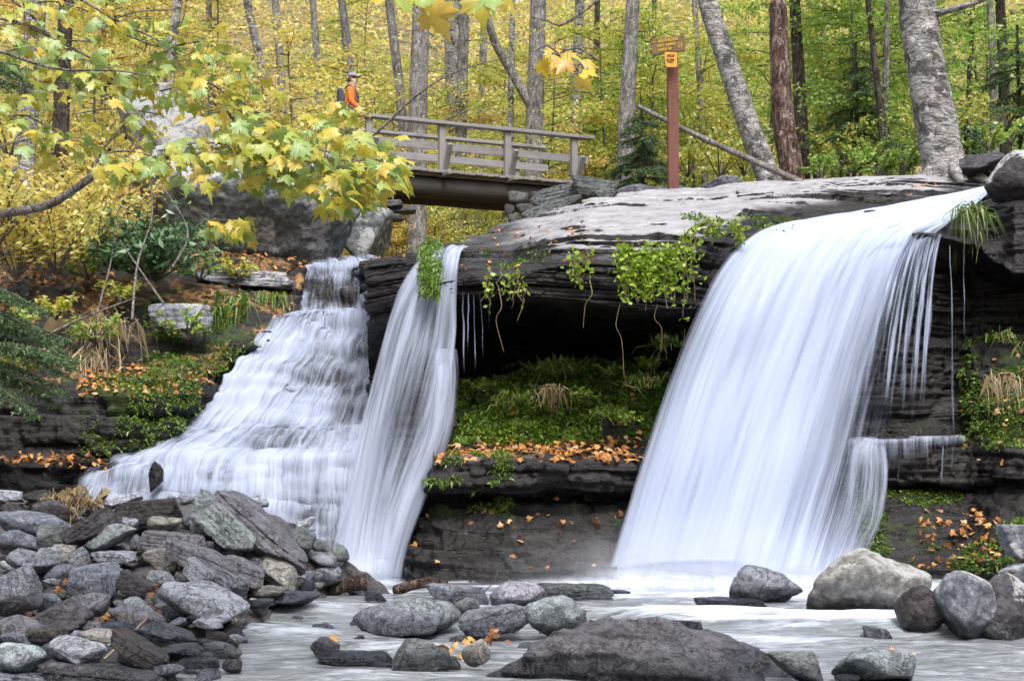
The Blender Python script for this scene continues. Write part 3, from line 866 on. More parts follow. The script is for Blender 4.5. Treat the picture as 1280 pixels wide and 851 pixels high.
def ground(x, y):
    z = float(terr_z(np.array(x, float), np.array(y, float)))
    p = np.array((x, y, z))
    return z + 0.25 * float(fbm(p * 0.35, 4, 71)) + 0.07 * float(fbm(p * 1.7, 3, 72))

xs = np.linspace(-60, 60, 60); ys = np.linspace(-30, 22, 40)
X, Y = np.meshgrid(xs, ys)
Pp = np.stack([X, Y, -0.75 + np.interp(np.abs(X), [0, 7.5, 11, 20, 60], [0, .1, 3.2, 10, 34]) + np.interp(Y, [-30, -6, 2], [16, 1.5, 0])], -1)
tag(build("sky_blocking_valley", Pp, gfaces(*X.shape)[:, ::-1].copy(), M["ground"]), kind="structure")  # unseen slopes beside and behind the camera, added to block low sky light

# ------------------------------------------------------------------ stream surface
xs = np.linspace(-9, 9.5, 420); ys = np.concatenate([np.linspace(1.0, 7.9, 50), np.linspace(8, 16.8, 340)])
X, Y = np.meshgrid(xs, ys)
Pw = np.stack([X, Y, 0 * X], -1)
wav = fbm(Pw * np.array((0.7, 1.9, 1)) + 3, 4, 81) * 0.055 + fbm(Pw * np.array((1.6, 5.0, 1)), 3, 82) * 0.018
# standing swells running across the flow
for (sx, sy, w, l, h) in ((-2.6, 11.3, 1.2, .35, .07), (-1.2, 10.4, 1.5, .3, .05), (3.3, 11.8, 2.2, .45, .12), (2.2, 10.7, 1.6, .3, .06), (0.4, 12.6, 1.8, .35, .06), (-2.3, 12.6, .9, .35, .09), (3.6, 9.9, 1.4, .25, .07), (-0.6, 9.3, 1.3, .25, .05), (1.6, 13.4, 1.6, .3, .05)):
    wav += h * np.exp(-((X - sx) / w) ** 2 - ((Y - sy + 0.15 * (X - sx)) / l) ** 2)
wav *= sstep(16, 14.5, Y) * .7 + .3
Pw[..., 2] = wav
foam = 0.14 + 1.6 * np.exp(-((X - 2.1) / 2.2) ** 2 - ((Y - 15.0) / 1.1) ** 2) + 0.9 * np.exp(-((X + 1.6) / 0.8) ** 2 - ((Y - 15.2) / 0.8) ** 2)
foam += wav * 4.5
foam += 0.25 * np.exp(-((X - 3.2) / 2.0) ** 2 - ((Y - 12.2) / 0.8) ** 2)
tag(build("stream_water", Pw, gfaces(*X.shape)[:, ::-1].copy(), M["stream"], attrs={"foam": foam}), kind="structure")


# ------------------------------------------------------------------ falling water
def sheet(paths, nu, nv, ridges=0.03, seed=0, uscale=1.0):
    """paths: list (across) of point lists (px,py,d,dens)"""
    cols = []
    for p in paths:
        a = np.array([(*P(k[0], k[1], k[2]), k[3] if len(k) > 3 else 1.0) for k in p])
        a = resample(a, 0.12)
        L = np.concatenate([[0], np.cumsum(np.linalg.norm(np.diff(a[:, :3], axis=0), axis=1))])
        t = np.linspace(0, L[-1], nv)
        cols.append(np.stack([np.interp(t, L, a[:, i]) for i in range(4)] + [t], -1))
    C = np.array(cols)                      # across, along, 5
    tt = np.linspace(0, len(C) - 1, nu)
    out = []
    for t in tt:
        i = min(int(t), len(C) - 2); f = t - i
        p0 = C[max(i - 1, 0)]; p1 = C[i]; p2 = C[i + 1]; p3 = C[min(i + 2, len(C) - 1)]
        out.append(0.5 * (2 * p1 + (-p0 + p2) * f + (2 * p0 - 5 * p1 + 4 * p2 - p3) * f * f + (-p0 + 3 * p1 - 3 * p2 + p3) * f ** 3))
    G = np.swapaxes(np.array(out), 0, 1)    # along, across
    N = gnormals(G)
    w = np.linspace(0, 1, nu)[None, :] * np.ones((nv, 1))
    # width in metres measured low on the sheet
    width = np.linalg.norm(G[int(nv * .6), -1, :3] - G[int(nv * .6), 0, :3]) * uscale
    q = np.stack([w * width * 4, G[..., 4] * 0.5, 0 * w + seed], -1)
    G[..., :3] += N * (ridges * fbm(q, 3, seed))[..., None]
    uv = np.stack([w * width, G[..., 4]], -1)
    return G, uv


def fall_part(name, parent, paths, nu, nv, mat, ridges=0.03, seed=0, push=0.0, fade=(0.06, 0.06), uscale=1.0, densmul=1.0):
    G, uv = sheet(paths, nu, nv, ridges, seed, uscale)
    if push:
        G[..., :3] += np.array((0, -push, 0))
    w = np.linspace(0, 1, nu)[None, :]
    e = sstep(0, max(fade[0], 1e-3), w) * sstep(0, max(fade[1], 1e-3), 1 - w)
    dens = np.clip(G[..., 3], 0, 2) * e * densmul
    o = build(name, G[..., :3], gfaces(*G.shape[:2]), mat, parent=parent, attrs={"dens": dens}, uv=uv + seed * 3.7)
    return o


# the big fall on the right
fall = empty("waterfall", P(905, 726, 15.0))
tag(fall, "broad white curtain of water pouring over the right end of the cap slab", "waterfall")
bigpaths = [
    [(1234, 233, 20.4, .9), (1150, 250, 19.3, .9), (1050, 266, 18.2, .95), (975, 279, 17.2, .9), (933, 297, 16.4, .75), (898, 332, 15.95, .6), (866, 392, 15.6, .5), (834, 470, 15.4, .5), (800, 570, 15.2, .6), (776, 650, 15.1, .75), (752, 732, 15.0, .9)],
    [(1235, 235, 20.2, 1.2), (1168, 252, 19.2, 1.3), (1085, 268, 18.1, 1.4), (1020, 280, 17.2, 1.4), (985, 297, 16.5, 1.3), (955, 332, 16.1, 1.2), (925, 392, 15.7, 1.15), (894, 470, 15.5, 1.1), (862, 570, 15.2, 1.1), (838, 650, 15.1, 1.15), (815, 732, 14.95, 1.3)],
    [(1235, 236, 20, 1.2), (1183, 256, 19, 1.4), (1120, 270, 18, 1.5), (1075, 281, 17.2, 1.5), (1046, 297, 16.7, 1.4), (1018, 335, 16.3, 1.3), (990, 395, 16, 1.25), (960, 472, 15.7, 1.2), (928, 570, 15.4, 1.15), (904, 650, 15.2, 1.2), (880, 732, 15, 1.3)],
    [(1236, 237, 19.9, 1.1), (1198, 258, 18.9, 1.3), (1152, 272, 18, 1.4), (1120, 282, 17.4, 1.3), (1098, 297, 17.0, 1.1), (1074, 335, 16.6, .95), (1050, 395, 16.3, .9), (1024, 472, 16, .85), (996, 570, 15.6, .9), (972, 650, 15.4, .95), (948, 732, 15.1, 1.2)],
    [(1237, 239, 19.8, 1.0), (1210, 260, 18.8, 1.1), (1184, 274, 18, 1.05), (1160, 284, 17.7, .85), (1142, 298, 17.4, .55), (1128, 338, 17.0, .32), (1110, 398, 16.7, .26), (1088, 472, 16.4, .24), (1064, 570, 16, .32), (1042, 650, 15.6, .5), (1016, 732, 15.2, 1.0)],
    [(1238, 241, 19.7, .8), (1214, 262, 18.7, .9), (1194, 276, 18, .7), (1180, 287, 17.7, .5), (1168, 300, 17.5, .32), (1158, 340, 17.3, .12), (1144, 400, 17.0, .10), (1126, 472, 16.8, .08), (1106, 570, 16.3, .12), (1084, 650, 15.9, .3), (1058, 732, 15.3, .9)],
]
fall_part("water_curtain", fall, bigpaths, 150, 160, M["fall"], .05, 1, fade=(.06, .10))
inner = [[(k[0] + (8 if i == 0 else 0), k[1] + 1, k[2] + .16, k[3] * (.75 if j > 3 else .9)) for j, k in enumerate(p)] for i, p in enumerate(bigpaths[:5])]
fall_part("water_curtain", fall, inner, 110, 130, M["fall"], .06, 5, fade=(.08, .10))
# low right tongue splitting off at the ledge
fall_part("side_spill", fall, [[(1078, 545, 16.5, .5), (1062, 560, 16.2, .6), (1058, 590, 16.0, .5), (1050, 640, 15.8, .5), (1030, 690, 15.5, .6), (1008, 732, 15.2, 1)],
                               [(1095, 548, 16.5, .5), (1092, 560, 16.3, .6), (1092, 590, 16.1, .5), (1084, 645, 15.9, .45), (1062, 690, 15.6, .5), (1040, 732, 15.3, 1)],
                               [(1108, 549, 16.5, .3), (1110, 562, 16.4, .5), (1112, 600, 16.2, .45), (1104, 650, 16.0, .3), (1086, 695, 15.7, .5), (1066, 732, 15.4, .6)]], 40, 70, M["veil"], .03, 8, fade=(.2, .2))
# separate strands falling right of the curtain
def strand(x0, y0, x1, y1, d0, d1, w, dens, seed, parent=fall):
    rg_ = np.random.default_rng(seed)
    rows_ = []
    for t in np.linspace(0, 1, 7):
        e = t * t * .55 + t * .45
        x = x0 + (x1 - x0) * (t ** .8) + rg_.normal() * .5
        y = y0 + (y1 - y0) * e; d = d0 + (d1 - d0) * t
        ww = w * (.55 + .9 * t) * rg_.uniform(.7, 1.2)
        k = dens * min(1, t / .08 + .3) * min(1, (1 - t) / .30) * rg_.uniform(.65, 1.1)
        rows_.append((x, y, d, ww, k))
    a = [(x - w_, y, d, k) for x, y, d, w_, k in rows_]; c = [(x + w_, y, d, k) for x, y, d, w_, k in rows_]
    b_ = [(x, y, d - .03, k * 1.1) for x, y, d, w_, k in rows_]
    fall_part("water_strand", parent, [a, b_, c], 7, 60, M["strand"], .006, seed, fade=(.45, .45), uscale=1.0)
sr = np.random.default_rng(8)
for i in range(30):
    f = (i / 29.0) ** 1.25
    x0 = 1176 - 60 * f; x1 = 1156 - 110 * f + sr.uniform(-5, 5); y1 = sr.uniform(500, 556) if i % 3 else sr.uniform(380, 500)
    strand(x0, 293 + sr.uniform(-3, 5), x1, y1, 17.45 - .35 * f, 16.75 - .4 * f, sr.uniform(1.0, 4.2), sr.uniform(.25, .7), 200 + i)
strand(1187, 306, 1192, 548, 17.5, 17.0, 1.5, .55, 50); strand(1204, 310, 1206, 430, 17.6, 17.3, .8, .5, 51)
for i, (x, d) in enumerate([(1098, 16.45), (1112, 16.4), (1124, 16.4), (1133, 16.4), (1160, 16.4), (1178, 16.4), (1184, 16.4), (1190, 16.4)]):
    strand(x + (i * 5) % 4, 556, x - 1, 584 + 12 * ((i * 7) % 3), d - .06, d - .1, .6 + .3 * (i % 3), .34, 70 + i)
# water spread thin over the ledge top where the strands land
G, uv = sheet([[(1062, 552, 17.3, .5), (1060, 556, 16.5, .6), (1060, 562, 16.42, .4), (1058, 585, 16.4, .25)], [(1130, 550, 17.3, .6), (1130, 554, 16.5, .6), (1130, 560, 16.42, .3), (1130, 580, 16.4, .1)], [(1206, 549, 17.3, .3), (1206, 552, 16.5, .3), (1206, 556, 16.42, .1), (1206, 566, 16.4, .0)]], 60, 30, .01, 44)
build("ledge_film", G[..., :3] + np.array((0, -.02, .05)), gfaces(*G.shape[:2]), M["veil"], parent=fall, attrs={"dens": G[..., 3]}, uv=uv)

# the cascade on the left, a thin sheet running over its rock steps
casc_fall = empty("stepped_cascade", P(250, 640, 16.4))
tag(casc_fall, "wide stepped cascade sliding down rock ledges toward the heap of stones", "waterfall")
def drape(name, parent, G, off, mat, seed, dens_fn, it=5, us=1.0):
    H = G[..., :3].copy()
    for _ in range(it):
        for ax in (0, 1):
            K = np.moveaxis(H, ax, 0); K[1:-1] = .25 * K[:-2] + .5 * K[1:-1] + .25 * K[2:]
    N = gnormals(H)
    u = np.linspace(0, 1, H.shape[1])[None, :] * np.ones((H.shape[0], 1))
    v = np.concatenate([np.zeros((1, H.shape[1])), np.cumsum(np.linalg.norm(np.diff(H, axis=0), axis=-1), 0)])
    W = 4.2 * us
    H = H + N * (off + .03 * fbm(np.stack([u * W * 3, v * .8, 0 * u + seed], -1), 3, seed))[..., None]
    px, py = proj(H)
    dens = dens_fn(u, v / v.max(), N, H, px, py) * sstep(0, .03, u) * sstep(0, .05, 1 - u)
    uv = np.stack([u * W + seed, v], -1)
    build(name, H, gfaces(*H.shape[:2]), mat, parent=parent, attrs={"dens": np.clip(dens, 0, 2)}, uv=uv)
def cas_d(u, v, N, H, px, py):
    big = fbm(H * np.array((1.1, 1.1, 1.6)), 4, 66)
    right = sstep(.55, .9, u) * sstep(440, 500, py)
    d = .40 + .78 * big - .22 * right + .22 * N[..., 2] + .25 * fbm(H * np.array((3.5, 3.5, 5.0)), 3, 68)
    d += .35 * np.exp(-((px - 300 + (py - 480) * .62) / 62.0) ** 2) * sstep(395, 440, py)
    d += .25 * np.exp(-((py - 566) / 10.0) ** 2)
    return np.maximum(d, .12)
drape("water_sheet", casc_fall, G_casc, .045, M["veil"], 12, cas_d, 4)
drape("water_sheet", casc_fall, G_casc, .10, M["veil"], 19, lambda *a: cas_d(*a) - .30, 9, .8)

# the middle fall
mid_fall = empty("narrow_waterfall", P(455, 722, 15.3))
tag(mid_fall, "tall narrow fall dropping off the left end of the cap slab past a dark ledge", "waterfall")
mp = [
    [(532, 314, 18.4, .6), (524, 326, 16.7, .8), (496, 368, 16.25, .7), (476, 430, 16.1, .7), (452, 520, 15.95, .65), (434, 600, 15.7, .7), (420, 660, 15.5, .8), (404, 728, 15.25, .9)],
    [(545, 312, 18.3, .7), (538, 324, 16.5, .9), (515, 368, 16.1, .75), (496, 430, 15.9, .75), (474, 520, 15.72, .85), (458, 600, 15.5, 1.1), (448, 660, 15.35, 1.2), (438, 728, 15.15, 1.3)],
    [(560, 310, 18.2, .5), (550, 322, 16.4, .5), (537, 368, 16.0, .45), (522, 430, 15.75, .42), (498, 520, 15.46, .20), (478, 600, 15.34, .6), (464, 660, 15.3, 1.25), (456, 728, 15.1, 1.3)],
    [(573, 308, 18.1, .9), (562, 320, 16.2, .95), (553, 368, 15.85, .85), (545, 430, 15.68, .5), (522, 520, 15.42, .15), (496, 600, 15.28, .5), (480, 660, 15.25, 1.0), (474, 728, 15.05, 1.2)],
    [(586, 306, 18, .6), (576, 319, 16.0, .85), (572, 368, 15.75, .8), (570, 430, 15.7, .7), (556, 520, 15.42, .7), (520, 600, 15.27, .8), (498, 660, 15.15, .8), (492, 728, 15.0, 1.1)],
]
fall_part("water_curtain", mid_fall, mp, 80, 140, M["veil"], .05, 23, fade=(.10, .06), uscale=1.6)
fall_part("water_curtain", mid_fall, [[(k[0] - 2, k[1], k[2] + .13, k[3] * .6) for k in p] for p in mp], 60, 110, M["veil"], .06, 29, fade=(.12, .1), uscale=1.3)
for i, (x, x2, y2, w) in enumerate([(585, 585, 450, 1.0), (592, 594, 470, 1.3), (600, 604, 450, .8), (578, 580, 470, 1.6), (612, 612, 420, .6)]):
    strand(x, 366, x2, y2, 15.75, 15.7, w * .8, .42, 90 + i, mid_fall)
fall_part("water_curtain", mid_fall, [[(538, 436, 15.78, .5), (536, 466, 15.52, .5), (526, 540, 15.25, .35), (502, 610, 15.12, .6), (482, 680, 14.98, .9), (470, 732, 14.93, 1)],
    [(556, 436, 15.74, .8), (558, 466, 15.55, .85), (548, 540, 15.33, .8), (522, 610, 15.16, .9), (499, 680, 15.03, 1), (486, 732, 14.98, 1)],
    [(572, 436, 15.72, .6), (574, 468, 15.68, .6), (567, 540, 15.52, .5), (540, 610, 15.36, .5), (512, 680, 15.18, .6), (501, 732, 15.1, .9)]], 40, 90, M["veil"], .03, 63, fade=(.3, .25), uscale=1.5)
strand(517, 575, 517, 650, 15.2, 15.2, 1.2, .8, 97, mid_fall)


def mat_mist(name, dens):
    m, nt, out = new_mat(name); b = NB(nt)
    g = b.n("ShaderNodeTexGradient", gradient_type="SPHERICAL"); b.link(b.coord("Object"), g.inputs[0])
    n = b.noise(b.pos(), 2.6, 4, .6)
    d = b.math("MULTIPLY", b.math("POWER", g.outputs["Fac"], 1.3), b.mapr(n, .3, .7, .35, 1.3))
    v = b.n("ShaderNodeVolumePrincipled"); v.inputs["Color"].default_value = (.93, .95, 1, 1); v.inputs["Anisotropy"].default_value = 0.0
    b.link(b.math("MULTIPLY", d, dens), v.inputs["Density"])
    b.link(v.outputs[0], out.inputs["Volume"])
    return m
M["mistvol"] = mat_mist("fall_mist", 0.75)
def mist(parent, c, dims):
    bm = bmesh.new(); bmesh.ops.create_icosphere(bm, subdivisions=3, radius=1.0)
    V = np.array([v.co for v in bm.verts]); F = np.array([[v.index for v in f.verts] for f in bm.faces]); bm.free()
    o = build("spray", V, F, M["mistvol"]); o.parent = parent
    o.location = Vector(c) - Vector(parent["_org"]); o.scale = dims
    return o
# spray and foam where the water lands
def mound(name, parent, c, dims, mat, seed):
    bm = bmesh.new(); bmesh.ops.create_icosphere(bm, subdivisions=4, radius=1.0)
    V = np.array([v.co for v in bm.verts]); F = [[v.index for v in f.verts] for f in bm.faces]; bm.free()
    V = V * (1 + .07 * fbm(V * 1.6 + seed, 2, seed))[:, None] * np.array(dims) + np.array(c)
    build(name, V, np.array(F), mat, parent=parent)
for i, (px, py, d, w, h, t, mt) in enumerate([(905, 728, 14.8, 1.5, .24, .5, "spray"), (800, 728, 14.75, .8, .24, .4, "spray"), (1010, 729, 14.85, .6, .20, .4, "spray"), (960, 728, 14.75, .8, .17, .4, "spray"), (850, 728, 14.7, .9, .17, .4, "spray"), (735, 729, 14.65, .9, .12, .35, "spray"),
                                            (650, 729, 14.6, .9, .05, .3, "spray")] ):
    mound("foam" if mt == "spray" else "spray", fall, P(px, py, d), (w, t, h), M[mt], 10 + i)
mist(fall, P(880, 725, 14.9), (1.9, .75, .75))
mist(fall, P(755, 728, 14.75), (1.5, .6, .62))
mist(mid_fall, P(452, 724, 15.0), (.6, .45, .5))
for i, (px, py, d, w, h, t, mt) in enumerate([(458, 727, 15.0, .42, .09, .3, "spray"), (458, 712, 14.95, .32, .2, .25, "mist")]):
    mound("foam" if mt == "spray" else "spray", mid_fall, P(px, py, d), (w, t, h), M[mt], 30 + i)

# ------------------------------------------------------------------ stones
def _ico(n):
    bm = bmesh.new(); bmesh.ops.create_icosphere(bm, subdivisions=n, radius=1.0)
    V = np.array([v.co[:] for v in bm.verts]); F = np.array([[v.index for v in f.verts] for f in bm.faces]); bm.free()
    return V / np.linalg.norm(V, axis=1)[:, None], F
ICO = {n: _ico(n) for n in (3, 4, 5, 6)}


def stone_shape(seed, dims, style="round", sub=4):
    rng = np.random.default_rng(seed)
    V, F = ICO[sub]
    dims = np.asarray(dims, float)
    if style == "round":
        npl, q, jit, amp, fine = 16, 10, .30, .08, .022
    elif style == "angular":
        npl, q, jit, amp, fine = 13, 40, .36, .05, .036
    elif style == "slab":
        npl, q, jit, amp, fine = 7, 36, .25, .06, .036
    else:                                   # boulder
        npl, q, jit, amp, fine = 15, 20, .34, .09, .034
    nrm = rng.normal(size=(npl, 3)); nrm /= np.linalg.norm(nrm, axis=1)[:, None]
    d = 1.0 - jit * rng.random(npl) ** 1.3
    if style == "slab":
        nrm = np.concatenate([nrm, np.array([[.08, .05, 1], [-.06, .1, -1], [1, .2, .15], [-1, .1, -.2], [.15, 1, .1], [-.1, -1, .12]])])
        nrm /= np.linalg.norm(nrm, axis=1)[:, None]
        d = np.concatenate([d * 1.15, np.array([.72, .75, .9, .9, .85, .8])])
    c = np.maximum(V @ nrm.T, 0) / d
    r = 1.0 / (np.maximum((c ** q).sum(1), 1e-9)) ** (1.0 / q)
    r = np.minimum(r, 1.5)
    S = V * r[:, None]
    S = S / (np.abs(S).max(0)) * dims * 0.5
    L = float(np.mean(dims))
    n1 = fbm(S / L * 2.2 + seed * 3.1, 3, seed % 97)
    n2 = (1 - 2.2 * np.abs(fbm(S / L * 4.5 + seed * 1.7, 4, seed % 89 + 5, .6))) * .6 + .5 * fbm(S / L * 16 + seed, 3, seed % 71, .6)
    S = S + V * ((n1 * amp * L * .55 + n2 * fine * L)[:, None])
    if style in ("slab", "angular"):        # bedding steps
        w = S[:, 2] / max(dims[2], 1e-3) * 5 + 0.6 * n1
        f = w - np.floor(w)
        off = _hash(np.floor(w).astype(np.int64), np.zeros(len(w), np.int64), np.zeros(len(w), np.int64), seed % 1000) - .5
        S[:, :2] *= (1 + .05 * off - .05 * (1 - np.minimum(sstep(0, .15, f), 1 - sstep(.85, 1, f))))[:, None]
    return S, F


def rotY(a):
    c, s = math.cos(a), math.sin(a)
    return np.array([[c, 0, -s], [0, 1, 0], [s, 0, c]])    # +a lifts the right-hand end


SC = {"bg": (.17, .18, .205), "g": (.19, .195, .21), "dk": (.045, .037, .037), "dp": (.068, .063, .067), "pg": (.235, .26, .255), "tan": (.25, .235, .20), "lil": (.27, .255, .275),
      "br": (.135, .130, .138), "pale": (.34, .34, .355), "wet": (.045, .05, .058), "gg": (.135, .145, .135), "lp": (.30, .31, .33)}


def stone(cx, cy, w, h, ang, style, colr, label, name=None, group=None, d=None, sub=None, water=False, mat=None, deep=0.75, grow=1.0, seed=None):
    a = R(ang)
    bot = cy + abs(math.sin(a)) * w * .42 + h * .5 * math.cos(a)
    if d is None:
        d = d_water(min(bot, 870)) if water else bar_d(cx, min(bot, 845))
    k = d / F_PX
    W_, H_ = w * k * grow, h * k * (.98 if style == 'slab' else 1.12) * grow
    D_ = max(H_ * .9, W_ * deep)
    if seed is None: seed = int(cx * 7 + cy * 131) % 9973
    S, F = stone_shape(seed, (W_, D_, H_), style, sub or (5 if w > 58 else 4 if w > 22 else 3))
    S = S @ rotY(a).T
    yaw = (seed % 7 - 3) * .06
    c = P(cx, cy, d + D_ * .22)
    c[2] -= H_ * .04
    o = build(name or ("boulder" if w * h > 3600 else "flat_stone" if style == "slab" else "stone"), S + c, F, M[mat or "stone"], loc=(c[0], c[1], c[2] - H_ * .5))
    j = np.random.default_rng(seed).uniform(.85, 1.15)
    o.color = (SC[colr][0] * j * 1.40, SC[colr][1] * j * 1.46, SC[colr][2] * j * 1.58, 1)
    tag(o, label, "boulder" if o.name.startswith("boulder") else "stone", group)
    return o


# the heap on the near left bank
HEAP = [
 (12, 619, 40, 15, -3, "slab", "lp", "flat pale slab lying on dark stones at the heap's upper left end"),
 (50, 620, 45, 22, 0, "angular", "dk", "dark angular stone between the flat pale slab and the dried reed bundle"),
 (12, 636, 36, 24, 4, "angular", "dk", "black angular stone directly under the flat pale slab"),
 (67, 641, 52, 30, -25, "angular", "dp", "dark brown tilted stone just before the dried reed bundle"),
 (45, 655, 92, 30, -10, "round", "bg", "long smooth blue grey stone curving over a tan angular one"),
 (60, 668, 46, 32, -28, "angular", "gg", "greenish tan angular stone tucked under the long blue grey stone"),
 (117, 657, 80, 30, 32, "slab", "dp", "dark brown slab propped up steeply against a smooth pale green stone"),
 (139, 670, 66, 27, 18, "round", "pg", "smooth pale green oval stone below the steeply propped dark slab"),
 (189, 637, 82, 32, 7, "slab", "dk", "dark layered slab jutting level at the crest of the heap"),
 (155, 624, 52, 13, 14, "slab", "lp", "thin pale slab resting tilted at the foot of the stepped cascade"),
 (200, 655, 50, 20, 0, "round", "tan", "speckled tan dome of stone beneath the dark layered slab"),
 (220, 676, 98, 26, -4, "slab", "br", "low grey brown slab under the small round green grey boulder"),
 (190, 682, 42, 20, -4, "round", "tan", "rounded beige stone above the taller tan angular stone"),
 (203, 696, 50, 34, -12, "angular", "tan", "tan wedge shaped stone standing highest in the middle of the heap"),
 (24, 676, 62, 28, -10, "round", "bg", "mottled blue grey stone with a small dark cobble leaning on it"),
 (18, 684, 36, 16, 0, "round", "gg", "small dark green grey cobble lying against the mottled blue grey stone"),
 (40, 703, 66, 27, -8, "round", "g", "long rounded grey stone above the gap beside the largest left boulder"),
 (66, 696, 40, 22, -6, "round", "pg", "pale green grey stone overlapping the end of the long rounded grey one"),
 (83, 694, 32, 26, 0, "round", "tan", None),
 (99, 698, 24, 28, 0, "round", "g", None),
 (118, 725, 84, 46, -3, "boulder", "bg", "speckled blue grey boulder with dark spots above orange leaves"),
 (78, 716, 50, 21, 5, "round", "bg", "mottled stone peeking out behind the speckled blue grey boulder"),
 (67, 727, 24, 12, -22, "round", "g", None),
 (8, 742, 76, 64, 0, "round", "g", "large smooth grey boulder cut by the edge of the photo"),
 (167, 731, 46, 24, -32, "slab", "dp", "dark purple slab wedged at the speckled boulder's right end"),
 (171, 757, 56, 20, -18, "round", "pg", "pale green grey stone sloping down beside the small round blue cobble"),
 (248, 750, 130, 38, -7, "round", "lp", "longest stone of the heap's foot with a pale top and black wet end"),
 (60, 748, 40, 20, -15, "round", "bg", None),
 (113, 756, 58, 27, 3, "round", "br", "brown grey mottled stone just below the speckled blue grey boulder"),
 (219, 760, 34, 22, 0, "round", "bg", "small round blue cobble in front of the longest stone"),
 (145, 694, 62, 14, 0, "slab", "lp", "flat pale slab with a yellow leaf on it in the heap's middle"),
 (144, 704, 32, 13, 4, "angular", "gg", None), (169, 678, 16, 20, 0, "round", "g", None), (163, 655, 28, 17, -14, "round", "g", None),
 (205, 720, 42, 18, -5, "angular", "lp", "bluish flat faced stone below the tan wedge shaped stone"),
 (232, 722, 26, 19, 0, "angular", "br", None), (236, 706, 26, 16, 0, "round", "bg", None),
 (283, 655, 104, 38, -40, "slab", "pg", "greenish grey slab tilted steeply beside the longer brown slab"),
 (330, 664, 158, 32, -41, "slab", "br", "long brown slab slanting down toward the narrow fall"),
 (258, 659, 54, 32, -14, "boulder", "gg", "round green grey boulder nestled under the tilted greenish slab"),
 (256, 699, 112, 28, -22, "slab", "br", "long brownish purple slab crossing the heap diagonally"),
 (306, 711, 68, 28, -25, "slab", "br", "short purple brown slab beside the speckled tan oval stone"),
 (351, 714, 60, 32, -42, "round", "tan", "speckled tan oval stone leaning under the long brown slab"),
 (375, 676, 40, 34, -10, "boulder", "gg", "grey brown stone highest among those nearest the narrow fall"),
 (402, 686, 40, 20, -30, "round", "gg", "slanted grey stone second from top beside the narrow fall"),
 (401, 696, 46, 18, -18, "round", "g", None), (408, 712, 46, 18, -10, "round", "g", "rounded grey stone just above the bark covered driftwood"),
 (400, 724, 50, 17, 3, "round", "wet", "dark wet stone touching the upper end of the bark covered driftwood"),
 (385, 731, 22, 16, 0, "round", "wet", None), (398, 732, 15, 10, 0, "round", "tan", None), (425, 690, 22, 20, 0, "round", "gg", None),
 (250, 716, 46, 26, -35, "slab", "lp", "bluish pale slab tilted on the diagonal brownish slab"),
 (281, 722, 76, 28, -25, "slab", "g", "grey slab lying parallel below the short purple brown slab"),
 (277, 736, 44, 15, -8, "round", "tan", "small beige stone lying on top of the longest stone"),
 (333, 739, 50, 17, 3, "round", "tan", "beige rounded stone at the water below the tan oval stone"),
 (360, 747, 76, 15, 0, "round", "wet", "low wet bluish stone lapped by the stream at the heap's edge"),
 (326, 752, 30, 11, 0, "round", "wet", None), (275, 683, 24, 20, -10, "angular", "dp", None), (312, 697, 20, 17, -30, "slab", "bg", None), (323, 706, 18, 28, 12, "slab", "g", None),
 (83, 768, 86, 34, 2, "angular", "dp", "dark purple craggy stone in the near left of the heap"),
 (166, 770, 74, 25, -10, "round", "br", "brown grey stone with a rounded back left of the white edged wet stones"),
 (150, 781, 52, 16, 0, "round", "wet", "flat dark stone lying under the rounded brown grey back"),
 (28, 783, 68, 25, -6, "round", "br", "wide brown grey stone below the large smooth boulder"),
 (66, 795, 54, 27, 0, "angular", "dk", "blackest craggy stone in the near left corner"),
 (20, 800, 34, 17, -12, "round", "bg", None), (30, 807, 28, 12, 12, "round", "gg", None), (38, 815, 28, 19, 15, "round", "bg", None), (60, 813, 24, 19, 20, "angular", "wet", None),
 (98, 814, 74, 44, -22, "angular", "lp", "pale grey wedge pointing up from the dark near stones"),
 (18, 823, 72, 36, -12, "round", "pg", "pale greenish boulder at the lower left corner"),
 (140, 842, 172, 32, -4, "slab", "br", "broad brown purple slab along the bottom edge"),
 (178, 813, 90, 24, -26, "slab", "dk", "dark slab sloping down to the water under orange leaves"),
 (175, 826, 56, 22, -10, "angular", "dk", "dark blocky stone in front of the sloping dark slab"),
 (208, 793, 76, 25, -14, "angular", "wet", "glossy blue black stone at the near water's edge"),
 (222, 815, 62, 21, -5, "angular", "wet", "black wet stone with a yellow leaf caught on it"),
 (214, 836, 40, 16, 8, "round", "g", None),
 (250, 827, 58, 12, 3, "slab", "wet", "thin wet slab reaching into the stream with a green leaf"),
 (294, 829, 32, 17, 0, "angular", "dp", "brown stone at the tip of the thin wet slab"),
 (257, 776, 44, 16, -5, "angular", "lp", "white edged wet stone at the foot of the longest stone"),
 (224, 778, 24, 12, 0, "round", "bg", None), (281, 775, 18, 15, 0, "angular", "dp", None),
 (112, 780, 40, 14, -4, "slab", "br", None), (130, 793, 60, 16, 0, "round", "tan", None), (150, 805, 44, 14, -5, "round", "pg", None), (50, 850, 150, 26, -5, "slab", "pale", "almost white slab closest to the viewer in the bottom left corner"),
]
